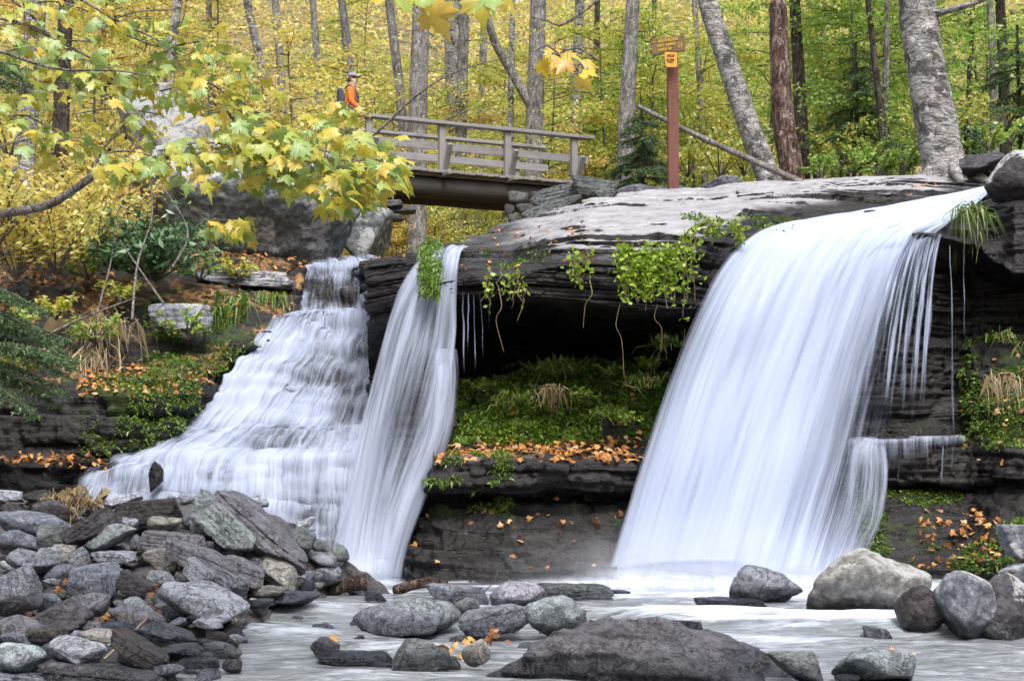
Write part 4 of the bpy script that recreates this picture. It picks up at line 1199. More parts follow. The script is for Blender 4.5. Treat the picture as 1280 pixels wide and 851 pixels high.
small = {"g": ("small rounded grey stone in the heap left of the stream", "small grey stones of the heap"), "bg": ("small blue grey stone in the heap left of the stream", "small blue grey stones of the heap"),
         "tan": ("small tan stone in the heap left of the stream", "small tan stones of the heap"), "gg": ("small dark greenish stone in the heap left of the stream", "small greenish stones of the heap"),
         "dk": ("small black stone wedged in the heap left of the stream", "small dark stones of the heap"), "wet": ("small dark wet stone at the edge of the heap", "small wet stones of the heap"), "br": ("small brown stone in the heap left of the stream", "small brown stones of the heap"),
         "dp": ("small dark brown stone in the heap left of the stream", "small dark brown stones of the heap"), "pg": ("small pale greenish stone in the heap left of the stream", "small pale stones of the heap"),
         "lp": ("small pale stone in the heap left of the stream", "small whitish stones of the heap"), "lil": ("small lilac stone in the heap", "small lilac stones of the heap")}
for (cx, cy, w, h, a, st, c, lab) in HEAP:
    g = None
    if lab is None: lab, g = small[c]
    stone(cx, cy, w, h, a, st, c, lab, name="stone" if g else None, group=g, grow=.96 if st == 'slab' else 1.04)
# lesser stones between the big ones
rr = np.random.default_rng(3)
n = 0
while n < 205:
    py = rr.uniform(618, 850); f = rr.uniform(-.02, .98)
    ed = np.interp(py, sorted(edge), [edge[k] for k in sorted(edge)])
    px = f * ed
    s = rr.uniform(8, 24) * np.interp(py, [610, 850], [.8, 1.25])
    st = rr.choice(["round", "round", "round", "angular"]); c = rr.choice(["g", "bg", "tan", "gg", "dk", "br", "dp", "pg", "lp"])
    p = bar_point(px, py); d = p[1]
    stone(px, py, s * rr.uniform(1.1, 2.0), s * rr.uniform(.6, .9), rr.uniform(-25, 25), st, c, small[c][0], name="stone", group=small[c][1], d=d + .1, sub=3, seed=4000 + n)
    n += 1

WET = [
 (517, 767, 126, 42, 0, "round", "pg", "pale green grey flat boulder in midstream behind a darker curved one"),
 (498, 777, 116, 30, 3, "round", "g", "curved grey stone leaning on the pale green flat boulder"),
 (586, 757, 32, 36, 0, "round", "gg", "upright green grey egg shaped stone in midstream"),
 (615, 773, 86, 30, 12, "slab", "g", "grey slab tilting up right of the egg shaped stone"),
 (642, 781, 34, 15, 0, "round", "lil", "small smooth lilac stone beside the pale wedge"),
 (705, 766, 100, 44, -10, "boulder", "pg", "pale wedge shaped boulder standing behind the big front rock"),
 (640, 745, 76, 34, 0, "boulder", "lil", "pale wet dome of stone below the ledge of the central rock face"),
 (572, 741, 78, 22, -3, "slab", "g", "low lichen spotted stone next to the dark rotten driftwood"),
 (715, 739, 98, 21, 0, "slab", "gg", "long low dark stone before the foam of the broad fall"),
 (528, 819, 72, 36, -4, "boulder", "gg", "dark grey stone in the shallows with orange leaves caught on it"),
 (564, 828, 42, 17, 0, "round", "gg", "little brown stone under the caught orange leaves"),
 (598, 816, 40, 30, 12, "round", "tan", "tan stone touching the left flank of the big front rock"),
 (410, 810, 42, 25, 0, "angular", "br", "brown stone topped with a yellow leaf in the near stream"),
 (446, 822, 102, 14, 0, "slab", "wet", "thin dark ledge that the near stream spills over"),
 (957, 727, 92, 46, -6, "boulder", "g", "grey peaked boulder standing in front of the broad fall"),
 (912, 754, 94, 13, -2, "slab", "wet", "flat black stone just breaking the water below the peaked boulder"),
 (858, 781, 38, 13, 0, "slab", "wet", "small black stone awash in mid stream"),
 (1000, 828, 86, 36, -10, "boulder", "gg", "dark rounded stone at the right end of the big front rock"),
 (1090, 830, 112, 34, -6, "boulder", "pg", "grey wet boulder in the near stream with leaves and a stick"),
 (1062, 847, 38, 16, 0, "round", "wet", "small dark stone half under water at the bottom edge"),
 (1153, 760, 60, 52, 4, "boulder", "dk", "dark mossy stone squeezed against the pale lichened boulder"),
 (770, 742, 40, 10, 0, "slab", "wet", "low dark stone beside the foam with a brown leaf"),
 (760, 830, 16, 10, 0, "round", "wet", "tiny dark stone at the foot of the front rock"),
]
for (cx, cy, w, h, a, st, c, lab) in WET:
    if cx == 760: continue
    stone(cx, cy + h * .03, w, h * 1.12, a, st, c, lab, water=True, grow=1.02, deep=.65)
rw = np.random.default_rng(19)
for i in range(30):
    px, py = ((rw.uniform(430, 780), rw.uniform(735, 812)), (rw.uniform(780, 1130), rw.uniform(742, 830)), (rw.uniform(300, 520), rw.uniform(760, 845)))[(i % 5 > 2) + (i % 5 == 4)]
    w = rw.uniform(14, 46) * np.interp(py, [730, 850], [.8, 1.2])
    stone(px, py - w * .10, w, w * rw.uniform(.36, .55), rw.uniform(-8, 8), rw.choice(["round", "angular", "slab"]), rw.choice(["wet", "gg", "g", "br"]), "small wet stone barely breaking the surface of the near stream", name="stone", group="half sunk stones of the stream", d=d_water(py + w * .06), sub=4, seed=7000 + i)
BIG = [
 (1090, 727, 158, 72, -4, "boulder", "tan", "large pale boulder with a dark wet base below the right end of the broad fall", True),
 (1208, 747, 74, 82, 12, "boulder", "g", "pale lichened boulder standing upright beside a dark craggy one", True),
 (1262, 755, 130, 68, 4, "angular", "dp", "dark craggy boulder leaning on the pale lichened one", True),
 (1278, 716, 62, 32, 0, "round", "pale", "pale rounded stone resting behind the dark craggy boulder", False),
 (1280, 674, 62, 42, 3, "slab", "g", "grey blocky stone with a white top on the mossy right bank", False),
]
for (cx, cy, w, h, a, st, c, lab, wt) in BIG:
    stone(cx, cy, w, h * 1.1, a, st, c, lab, water=wt, d=None if wt else 14.0, mat="lichen", sub=5, deep=.7)
# submerged swells with stones just under the skin
# the big front rock
def front_rock():
    d = 9.2; k = d / F_PX
    S, F = stone_shape(77, (480 * k, 1.5, 170 * k), "boulder", 6)
    # long slope to the right, steep shoulder to the left
    x = S[:, 0] / (470 * k) + .5
    prof = np.interp(x, [0, .10, .24, .34, .5, .75, 1.0], [.55, .85, 1.25, 1.28, 1.08, .82, .55])
    S[:, 2] *= prof
    n = fbm(S * 1.6, 4, 9)
    S += (n * .07)[:, None] * np.array((0.3, -1, .6))
    rg_ = 1 - 2.2 * np.abs(fbm(S * 3.2, 4, 10, .6))
    left = 1 - sstep(-.1, .5, S[:, 0])
    S += (S / (np.linalg.norm(S, axis=1)[:, None] + 1e-6)) * ((rg_ * (.012 + .055 * left)) + .012 * fbm(S * 14, 3, 12, .65))[:, None]
    zz = S[:, 2] / .11 + .5 * n; f = zz - np.floor(zz)
    S[:, 1] += .03 * (1 - np.minimum(sstep(0, .2, f), 1 - sstep(.8, 1, f))) * np.sign(-S[:, 1]) * -1
    c = P(818, 868, d + .35)
    o = build("boulder", S + c, F, M["stone"], loc=(c[0], c[1], 0))
    o.color = (.125, .124, .14, 1)
    tag(o, "biggest rock in front, dark with a pale crest sloping into the stream", "boulder")
front_rock()
# boulders of the left bank and gorge
def bank_boulder(cx, cy, w, h, d, a, st, c, lab, seed, mat="lichen", deep=.7, sub=5):
    k = d / F_PX
    return stone(cx, cy, w, h, a, st, c, lab, name="boulder", d=d, mat=mat, sub=sub, deep=deep, seed=seed)
bank_boulder(332, 255, 350, 205, 22.2, -4, "boulder", "gg", "huge overhanging boulder with pale blotches above the little upper fall", 1205, sub=6)
bank_boulder(225, 175, 170, 120, 24.5, -22, "boulder", "tan", "pale slanting boulder on the slope behind the hanging maple leaves", 311, sub=5)
bank_boulder(300, 190, 150, 90, 25.0, -32, "boulder", "gg", "mossy leaf strewn boulder sloping down behind the pale slanting one", 322, sub=5)
bank_boulder(228, 395, 84, 36, 18.6, 2, "slab", "g", "white topped stone jutting from the left bank beside the cascade", 334, deep=.6)
bank_boulder(455, 280, 70, 95, 25.0, 0, "boulder", "gg", "mossy rock under the stacked stone bridge footing", 345)
bank_boulder(1270, 219, 96, 66, 18.2, 28, "boulder", "dk", "dark boulder with grey green lichen right of the broad fall's lip", 371)
bank_boulder(195, 594, 17, 34, 16.2, 0, "angular", "dk", "small black rock standing up in the lowest cascade step", 385, mat="cliff", deep=.6, sub=4)
bank_boulder(305, 348, 130, 22, 20.8, -3, "slab", "g", "long grey ledge stone beneath the huge overhanging boulder", 391, deep=.4)
for i, (x, y, w, h, d) in enumerate([(845, 240, 80, 22, 22.6), (905, 233, 70, 20, 22.9), (800, 240, 60, 18, 23.2), (1225, 205, 60, 26, 21.5)]):
    bank_boulder(x, y, w, h, d, (-6, 4, 2, 15)[i], "boulder", ("gg", "br", "br", "dp")[i],
                 ("mossy grey rock at the slab's back edge beneath the signpost", "brown rock at the foot of the leaning birch", "low flat rock left of the signpost foot", "rooty rock under the thick flaking birch")[i], 400 + i, mat="stone")


# ------------------------------------------------------------------ stacked stone footings of the bridge
def footing(name, label, boxes, seed):
    rng = np.random.default_rng(seed)
    root = None
    for (x0, x1, y0, y1, d) in boxes:
        if root is None:
            root = empty(name, P((x0 + x1) / 2, y1, d)); tag(root, label, "stone footing")
        y = y1
        while y > y0:
            hh = rng.uniform(6, 15); x = x0 + rng.uniform(-10, 8)
            while x < x1:
                ww = rng.uniform(14, 52); k = d / F_PX
                S, F = stone_shape(int(rng.integers(9999)), (ww * k, .5, hh * k * 1.15), "slab", 3)
                c = P(x + ww / 2, y - hh / 2 + rng.uniform(-1, 1), d + rng.uniform(0, .25) + (y1 - y) * .004)
                o = build("stone", S @ rotY(rng.uniform(-.22, .22)).T + c, F, M["stone"], parent=root)
                v = rng.uniform(.3, 1.1); o.color = (.17 * v, .165 * v, .17 * v, 1)
                x += ww * .95
            y -= hh
footing("stone_footing", "stacked flat stones under the bridge's left end", [(438, 482, 246, 304, 27.6)], 5)
footing("stone_footing", "dry stacked dark stone footing under the bridge's right end", [(632, 735, 244, 290, 29.8)], 6)
for i, (x, y, w, h, a_, lab) in enumerate([(700, 244, 90, 22, 14, "long tilted slab rock at the bridge's right footing"), (748, 236, 74, 24, -8, "dark flat rock topping the right footing beside the deck's end"), (772, 246, 60, 18, 4, "flat rock between the right footing and the cap slab"), (690, 262, 80, 18, 16, "lower tilted rock of the right footing above the cap slab")]):
    bank_boulder(x, y, w, h, 27.5 - i * .5, a_, "slab", "gg", lab, 450 + i, mat="stone", deep=.6)

# ------------------------------------------------------------------ footbridge
A = P(436, 137, 29.5); B = P(738, 168, 32.0)
DECK = 7.30
ax = B - A; ax[2] = 0; LB = np.linalg.norm(ax); ax /= LB
perp = np.array((-ax[1], ax[0], 0))          # away from the viewer
rotm = np.stack([ax, perp, np.array((0, 0, 1))], 1)
bridge = empty("footbridge", (A[0], A[1], DECK))
tag(bridge, "weathered grey wooden footbridge with plank rails above the gorge", "bridge")
bridge.rotation_euler = (0, 0, math.atan2(ax[1], ax[0]))
bridge["_org"] = [0.0, 0.0, 0.0]
def bbox_(name, x0, x1, y0, y1, z0, z1, mat, parent=bridge, jit=0):
    V, F = box(((x0 + x1) / 2, (y0 + y1) / 2, (z0 + z1) / 2), (abs(x1 - x0) / 2, abs(y1 - y0) / 2, abs(z1 - z0) / 2))
    o = build(name, V, F, M[mat], smooth=False)
    o.parent = parent
    return o
X0 = -.35
V, F = tube(np.array([(x, .18, -.36) for x in np.linspace(X0 - .2, LB + .25, 24)]), .24, 14, wob=.05); b1 = build("beam", V, F, M["beam"]); b1.parent = bridge
V, F = tube(np.array([(x, 1.12, -.36) for x in np.linspace(X0 - .2, LB + .25, 24)]), .24, 14, wob=.05); b1 = build("beam", V, F, M["beam"]); b1.parent = bridge
acc = Acc(); x = X0
rg = random.Random(4)
while x < LB + .15:
    w = rg.uniform(.13, .16)
    acc.add(*box((x + w / 2, .62 + rg.uniform(-.02, .02), -.05 + rg.uniform(-.008, .008)), (w / 2 - .004, .82, .03)))
    x += w
V, F = acc.get(); dk = build("deck", V, F, M["bridge"], smooth=False); dk.parent = bridge
bbox_("edge_board", X0, LB + .1, -.02, .04, -.14, -.085, "bridge")
for j, xx in enumerate((.42, 2.0, 3.48, 5.05)):
    xx = xx * LB / 5.45
    pz = bbox_("post", xx - .075, xx + .075, -.06, .06, -.16, 1.0, "post_w")
    V, F = box((0, 0, 0), (.055, .045, .33), np.array(Matrix.Rotation(R(28), 3, "X")))
    br = build("brace", V + np.array((xx + .05, -.20, .24)), F, M["post_w"], smooth=False); br.parent = pz
    bbox_("outrigger", xx - .05, xx + .05, -.46, .1, -.155, -.088, "bridge")
for j, xx in enumerate((.8, 2.6, 4.25)):
    xx = xx * LB / 5.45
    bbox_("post", xx - .055, xx + .055, 1.2, 1.3, -.16, .96, "post_w")
bbox_("top_rail", X0, LB + .05, -.13, .09, 1.002, 1.075, "bridge")
bbox_("mid_rail", X0, LB - .02, .062, .105, .46, .63, "bridge")
bbox_("top_rail", X0, LB - .55, 1.14, 1.34, .962, 1.03, "bridge")
bbox_("mid_rail", X0, LB - .5, 1.155, 1.198, .42, .58, "bridge")
bbox_("mid_rail", X0, LB - .5, 1.155, 1.198, .70, .84, "bridge")


# ------------------------------------------------------------------ hiker
def skin_mesh(name, verts, edges, radii, mat, parent, lev=2):
    me = bpy.data.meshes.new(name)
    me.from_pydata([tuple(v) for v in verts], edges, [])
    o = bpy.data.objects.new(name, me); COL.objects.link(o)
    sk = o.modifiers.new("s", "SKIN"); ss = o.modifiers.new("u", "SUBSURF"); ss.levels = lev; ss.render_levels = lev
    for i, r in enumerate(radii): me.skin_vertices[0].data[i].radius = (r, r) if not isinstance(r, tuple) else r
    me.skin_vertices[0].data[0].use_root = True
    dg = bpy.context.evaluated_depsgraph_get()
    m2 = bpy.data.meshes.new_from_object(o.evaluated_get(dg))
    bpy.data.objects.remove(o)
    m2.materials.clear(); m2.materials.append(mat)
    m2.polygons.foreach_set("use_smooth", np.ones(len(m2.polygons), bool))
    q = bpy.data.objects.new(name, m2); COL.objects.link(q); q.parent = parent
    return q
M["skin"] = mat_plain("skin", (.50, .33, .26), .6, .08)
M["orange"] = mat_plain("orange_jacket", (.72, .17, .035), .8, .12)
M["trouser"] = mat_plain("grey_trousers", (.30, .31, .34), .85, .1)
M["cap"] = mat_plain("grey_cap", (.26, .24, .30), .8, .1)
M["pack"] = mat_plain("dark_pack", (.05, .06, .11), .8, .15)
M["boot"] = mat_plain("boots", (.06, .045, .035), .8)
hp = P(437, 200, 28.9); hp[2] = DECK - .02
person = empty("person", hp)
tag(person, "hiker in an orange jacket stepping off the left end of the footbridge", "person")
# facing +X (to the right), mid-stride
body_v = [(0, 0, .92), (0, 0, 1.08), (.02, 0, 1.25), (.03, 0, 1.40), (.04, 0, 1.47), (.06, 0, 1.575), (.06, 0, 1.675),
          (.03, -.17, 1.40), (.05, -.21, 1.13), (.24, -.19, .98), (.33, -.18, .97), (.03, .17, 1.40), (.05, .21, 1.13), (.22, .19, .99), (.31, .18, .98),
          (.01, -.09, .86), (.10, -.10, .50), (-.04, -.10, .10), (.10, -.10, .05), (0, .09, .86), (-.02, .10, .50), (-.22, .10, .13), (-.10, .10, .05)]
body_e = [(0, 1), (1, 2), (2, 3), (3, 4), (4, 5), (5, 6), (3, 7), (7, 8), (8, 9), (9, 10), (3, 11), (11, 12), (12, 13), (13, 14), (0, 15), (15, 16), (16, 17), (17, 18), (0, 19), (19, 20), (20, 21), (21, 22)]
body_r = [.12, .115, .12, .10, .06, .095, .09, .06, .045, .035, .038, .06, .045, .035, .038, .085, .06, .045, .04, .085, .06, .045, .04]
skin_mesh("body", body_v, body_e, body_r, M["skin"], person)
jv = [(0, 0, .90), (0, 0, 1.08), (.02, 0, 1.25), (.03, 0, 1.38), (.035, 0, 1.46), (.03, -.17, 1.40), (.05, -.215, 1.13), (.20, -.195, 1.005), (.03, .17, 1.40), (.05, .215, 1.13), (.19, .195, 1.01)]
skin_mesh("jacket", jv, [(0, 1), (1, 2), (2, 3), (3, 4), (3, 5), (5, 6), (6, 7), (3, 8), (8, 9), (9, 10)], [.15, .145, .15, .125, .07, .08, .065, .055, .08, .065, .055], M["orange"], person)
tv = [(0, 0, .90), (.01, -.09, .84), (.10, -.10, .50), (-.03, -.10, .14), (0, .09, .84), (-.02, .10, .50), (-.205, .10, .16)]
skin_mesh("trousers", tv, [(0, 1), (1, 2), (2, 3), (0, 4), (4, 5), (5, 6)], [.14, .105, .08, .065, .105, .08, .065], M["trouser"], person)
for (x, y, z) in ((0.03, -.10, .05), (-.16, .10, .06)):
    skin_mesh("boot", [(x - .05, y, z + .06), (x - .03, y, z), (x + .12, y, z - .01)], [(0, 1), (1, 2)], [.055, .055, .045], M["boot"], person)
S, F = ICO[3]
V = S * np.array((.105, .095, .07)) + np.array((.05, 0, 1.725)); V[:, 2] = np.maximum(V[:, 2], 1.70)
o = build("cap", V, F, M["cap"]); o.parent = person
M["hair"] = mat_plain("brown_hair", (.10, .065, .045), .8)
M["eye"] = mat_plain("eye", (.03, .025, .02), .4)
V = S * np.array((.085, .092, .085)) + np.array((.02, 0, 1.645)); o = build("hair", V, F, M["hair"]); o.parent = person
for nm, c_, d_, mm in (("nose", (.158, 0, 1.615), (.022, .014, .02), "skin"), ("ear", (.05, -.092, 1.62), (.02, .012, .03), "skin"), ("ear", (.05, .092, 1.62), (.02, .012, .03), "skin"),
                       ("eye", (.140, -.035, 1.645), (.010, .012, .008), "eye"), ("eye", (.140, .035, 1.645), (.010, .012, .008), "eye"), ("mouth", (.143, 0, 1.575), (.010, .025, .006), "hair")):
    o = build(nm, S * np.array(d_) + np.array(c_), F, M[mm]); o.parent = person
V = S * np.array((.075, .085, .012)) + np.array((.155, 0, 1.70)); o = build("cap_brim", V, F, M["cap"]); o.parent = person
pk = empty("backpack", hp + np.array((-.20, 0, 1.0)))
tag(pk, "dark blue backpack on the orange jacketed hiker's back", "backpack")
S, F = stone_shape(12, (.22, .30, .52), "round", 4)
bag = build("pack_bag", S + hp + np.array((-.17, 0, 1.20)), F, M["pack"], parent=pk)
S, F = stone_shape(13, (.10, .22, .22), "round", 3)
build("pocket", S + hp + np.array((-.29, 0, 1.10)), F, M["pack"], parent=pk).parent = bag
for s in (-.1, .1):
    V, F = tube(resample([(-.10, s, 1.42), (-.02, s * 1.2, 1.50), (.13, s * 1.1, 1.40), (.15, s * 1.2, 1.22), (-.02, s * 1.9, 1.08)], .04) + hp, .018, 6)
    build("strap", V, F, M["pack"], parent=pk)

# ------------------------------------------------------------------ trail sign
sb = P(841, 228, 22.6)
sign = empty("trail_sign", sb)
tag(sign, "brown trail signpost with a carved board and an orange notice", "sign")
pw = 13.5 / F_PX * 22.6
top = P(841, 74, 22.6)
V, F = box(((sb + top) / 2) + np.array((0, 0, -.25)), (pw / 2, pw / 2, (top[2] - sb[2]) / 2 + .25))
build("post", V, F, M["signpost"], parent=sign, smooth=False)
def local(px, py, d): return P(px, py, d)
yawm = np.array(Matrix.Rotation(R(-16), 3, "Z")) @ np.array(Matrix.Rotation(R(-4), 3, "Y"))
bc = P(835, 57, 22.45)
hw, hh = 21.5 / F_PX * 22.4, 10 / F_PX * 22.4
def onboard(x, z, y=-.03): return bc + yawm @ np.array((x * hw, y, z * hh))
V, F = box((0, 0, 0), (hw, .025, hh)); brd = build("board", V @ yawm.T + bc, F, M["signboard"], parent=sign, smooth=False)
def strokes(name, items, centre, rot, sx, sz, y, mat, parent, t=.10):
    acc = Acc()
    for (x0, z0, x1, z1) in items:
        c = np.array(((x0 + x1) / 2 * sx, y, (z0 + z1) / 2 * sz)); L = math.hypot((x1 - x0) * sx, (z1 - z0) * sz)
        a = math.atan2((z1 - z0) * sz, (x1 - x0) * sx)
        V, F = box((0, 0, 0), (L / 2 + .004, .005, t * sz / 2), rotY(a))
        acc.add((V + c) @ rot.T + centre, F)
    V, F = acc.get()
    o = build(name, V, F, mat, smooth=False); 
    me = o.data
    off = Vector(parent["_org"]) if "_org" in parent else Vector()
    me.transform(Matrix.Translation(-off)); o.parent = parent
    return o
rg = random.Random(11)
def glyph_row(z, x0, x1, h, words):
    out = []; x = x0; k = 0
    step = (x1 - x0) / sum(w + .7 for w in words)
    for w in words:
        for i in range(w):
            t = rg.choice("HLTIN"); a, c_ = x, x + step * .62
            if t == "H": out += [(a, z - h, a, z + h), (c_, z - h, c_, z + h), (a, z, c_, z)]
            elif t == "L": out += [(a, z - h, a, z + h), (a, z - h, c_, z - h)]
            elif t == "T": out += [((a + c_) / 2, z - h, (a + c_) / 2, z + h), (a, z + h, c_, z + h)]
            elif t == "I": out += [((a + c_) / 2, z - h, (a + c_) / 2, z + h)]
            else: out += [(a, z - h, a, z + h), (a, z + h, c_, z - h), (c_, z - h, c_, z + h)]
            x += step
        x += step * .7
    return out
it = glyph_row(.62, -.55, .72, .17, [5, 6]) + [(-.86, .6, -.7, .6), (-.8, .7, -.8, .5)] + glyph_row(.05, -.6, .55, .17, [4, 5]) + glyph_row(-.5, -.6, .3, .17, [5, 2]) + [(.66, .1, .66, -.6), (.8, .1, .8, -.6)]
strokes("lettering", it, bc, yawm, hw, hh, -.029, M["signpaint"], sign, .11).parent = brd
nc = P(838.5, 75.5, 22.4)
nw, nh = 8 / F_PX * 22.4, 9.5 / F_PX * 22.4
acc = Acc()
pts = [(-1, 1), (.9, 1), (1, -.85), (.85, -1), (-.75, -1), (-1, .1)]
V = [(x * nw, y, z * nh) for y in (-.006, .006) for x, z in pts]
F = [list(range(6))[::-1], list(range(6, 12))] + [[i, (i + 1) % 6, 6 + (i + 1) % 6, 6 + i] for i in range(6)]
ntc = build("notice", np.array(V) + nc + np.array((0, -.03, 0)), F, M["signorange"], parent=sign, smooth=False)
strokes("notice_text", glyph_row(.55, -.6, .65, .13, [6]) + glyph_row(.0, -.7, .7, .08, [3, 5]) + glyph_row(-.3, -.6, .5, .06, [7]), nc, np.eye(3), nw, nh, -.038, M["signink"], sign, .10).parent = ntc

# ------------------------------------------------------------------ leaves
def leaf_quads(C, size, rng, up=0.55, wide=.62, axis=None):
    n = len(C)
    nrm = rng.normal(size=(n, 3)) * (1 - up) + np.array((0, 0, up))
    nrm /= np.linalg.norm(nrm, axis=1)[:, None] + 1e-9
    a = rng.normal(size=(n, 3)) if axis is None else axis + rng.normal(size=(n, 3)) * .35
    a -= nrm * (a * nrm).sum(1)[:, None]
    a /= np.linalg.norm(a, axis=1)[:, None] + 1e-9
    b = np.cross(nrm, a)
    s = (np.broadcast_to(size, (n,)) * rng.uniform(.7, 1.3, n))[:, None]
    droop = nrm * s * .12
    V = np.stack([C - a * s * .5, C + b * s * wide * .5 + a * s * -.06 - droop, C + a * s * .55 - droop, C - b * s * wide * .5 + a * s * -.06 - droop], 1).reshape(-1, 3)
    return V, np.arange(4 * n).reshape(n, 4)


MAPLE = [(0, 0), (.10, -.05), (.30, -.10), (.27, .03), (.52, .10), (.42, .20), (.56, .36), (.38, .36), (.34, .46), (.20, .38), (.20, .56), (.11, .62), (0, .92)]
MAPLE = MAPLE + [(-x, y) for x, y in MAPLE[-2:0:-1]]
def maple_leaves(C, axis, nrm, size, rng, droop=.35):
    """lobed leaves: fan about the middle, folded and drooping"""
    pts = np.array([(0, .25)] + MAPLE)
    k = len(pts)
    n = len(C)
    a = axis / (np.linalg.norm(axis, axis=1)[:, None] + 1e-9)
    nn = nrm - a * (nrm * a).sum(1)[:, None]; nn /= np.linalg.norm(nn, axis=1)[:, None] + 1e-9
    b = np.cross(nn, a)
    s = np.broadcast_to(size, (n,))[:, None, None]
    x = pts[:, 0][None, :, None]; y = pts[:, 1][None, :, None]
    fold = rng.uniform(.05, .5, n)[:, None, None]; dr = droop * rng.uniform(.3, 1.6, n)[:, None, None]
    z = -np.abs(x) * fold - dr * y * y + .04 * np.sin(9 * x + 7 * y)
    V = C[:, None, :] + s * (x * b[:, None, :] + y * a[:, None, :] + z * nn[:, None, :])
    ring = np.arange(1, k)
    f = np.stack([np.zeros(k - 1, int), ring, np.roll(ring, -1)], 1)
    F = (np.arange(n)[:, None, None] * k + f[None]).reshape(-1, 3)
    return V.reshape(-1, 3), F


# ------------------------------------------------------------------ young trees of the wood
def sapling_data(seed, H=7.0, nb=26, leaf=.115, per=70, spread=1.9, low=.12, up=.6):
    rng = np.random.default_rng(seed)
    lean = rng.normal(size=2) * .35
    t = np.linspace(0, 1, 12)
    tr = np.stack([lean[0] * t ** 1.5 + .10 * np.sin(t * 6 + seed), lean[1] * t ** 1.5 + .08 * np.sin(t * 5 + 2 * seed), t * H], -1)
    acc = Acc(); acc.add(*tube(tr, .05 * (1 - t * .85) + .004, 6))
    C = []
    for i in range(nb):
        f = low + (1 - low) * (i + rng.random()) / nb
        p0 = np.array([np.interp(f, t, tr[:, j]) for j in range(3)])
        az = rng.random() * 2 * np.pi
        L = spread * (1.15 - .75 * abs(f - .45)) * rng.uniform(.6, 1.25)
        u = np.linspace(0, 1, 7)
        rise = rng.uniform(.15, .55)
        br = p0 + np.stack([np.cos(az) * L * u, np.sin(az) * L * u, L * (rise * u - .28 * u * u)], -1) + rng.normal(size=(7, 3)) * .04 * u[:, None]
        acc.add(*tube(br, .016 * (1 - u * .8) + .002, 4, cap=False))
        m = int(per * rng.uniform(.5, 1.4))
        uu = rng.random(m) ** .6
        c = np.stack([np.interp(uu, u, br[:, j]) for j in range(3)], -1)
        side = rng.normal(size=(m, 3)) * np.array((.22, .22, .08)) * (.35 + uu)[:, None]
        C.append(c + side)
    C = np.concatenate(C)
    LV, LF = leaf_quads(C, leaf, rng, up)
    TV, TF = acc.get()
    return TV, TF, LV, LF


def raw_mesh(name, V, F, mat):
    o = build(name, V, F, mat); me = o.data
    bpy.data.objects.remove(o)
    return me


SAPS = []
for k in range(6):
    TV, TF, LV, LF = sapling_data(600 + k, H=(7, 6, 8, 5, 7, 6)[k], nb=(26, 24, 30, 22, 28, 20)[k], per=(115, 130, 115, 120, 95, 140)[k], spread=(1.9, 2.1, 1.8, 1.7, 2.3, 2.0)[k])
    SAPS.append((raw_mesh("trunk", TV, TF, M["twig"]), LV, LF))
CROWN = {}
def crown_mesh(k, mat):
    if (k, mat) not in CROWN:
        CROWN[(k, mat)] = raw_mesh("crown", SAPS[k][1], SAPS[k][2], M[mat])
    return CROWN[(k, mat)]


def place(name, loc, parts, label, cat, group=None, scale=1.0, rz=0.0):
    root = empty(name, loc)
    tag(root, label, cat, group)
    root.rotation_euler = (0, 0, rz); root.scale = (scale,) * 3
    for nm, me in parts:
        o = bpy.data.objects.new(nm, me); COL.objects.link(o); o.parent = root
    return root


def sapling(px, d, mat, label, group, scale=1.0, k=None, dz=0.0, cat="tree"):
    k = RS.randrange(6) if k is None else k
    x = (px - 640) / F_PX * d
    z = ground(x, d) - .1 + dz
    return place("young_tree", (x, d, z), [("trunk", SAPS[k][0]), ("crown", crown_mesh(k, mat))], label, cat, group, scale, RS.random() * 6.28)


RS = random.Random(21)
GR = {
 "L": ("slender young tree with thin golden leaves in the wood left of the footbridge", "golden young trees left of the footbridge"),
 "M": ("slender young tree with yellow leaves in the wood behind the footbridge", "yellow young trees behind the footbridge"),
 "N": ("young tree with yellow green leaves in the wood behind the signpost", "yellow green young trees behind the signpost"),
 "R": ("young tree with bright green leaves in the wood behind the thick flaking birch", "green young trees behind the flaking birch"),
 "O": ("low young tree with orange tinted leaves close behind the footbridge rail", "orange young trees behind the rail"),
}
# x, distance
for i in range(22):
    px = RS.uniform(-80, 420); sapling(px, RS.uniform(28, 56), RS.choice(["leaf_yellow", "leaf_lime", "leaf_yellow", "leaf_lime", "leaf_orange"]), *GR["L"], scale=RS.uniform(.75, 1.2))
for i in range(28):
    px = RS.uniform(380, 790); sapling(px, RS.uniform(34.5, 60), RS.choice(["leaf_yellow", "leaf_lime", "leaf_lime"]), *GR["M"], scale=RS.uniform(.75, 1.25))
for i in range(9):
    px = RS.uniform(440, 720); sapling(px, RS.uniform(34.5, 40), RS.choice(["leaf_orange", "leaf_yellow"]), *GR["O"], scale=RS.uniform(.45, .7), k=3)
for i in range(24):
    px = RS.uniform(740, 1010); sapling(px, RS.uniform(28 if px > 860 else 36, 54), RS.choice(["leaf_lime", "leaf_green", "leaf_green", "leaf_lime"]), *GR["N"], scale=RS.uniform(.7, 1.15))
for i in range(26):
    px = RS.uniform(990, 1370); sapling(px, RS.uniform(25.5, 50), RS.choice(["leaf_green", "leaf_green", "leaf_green", "leaf_lime"]), *GR["R"], scale=RS.uniform(.65, 1.15))

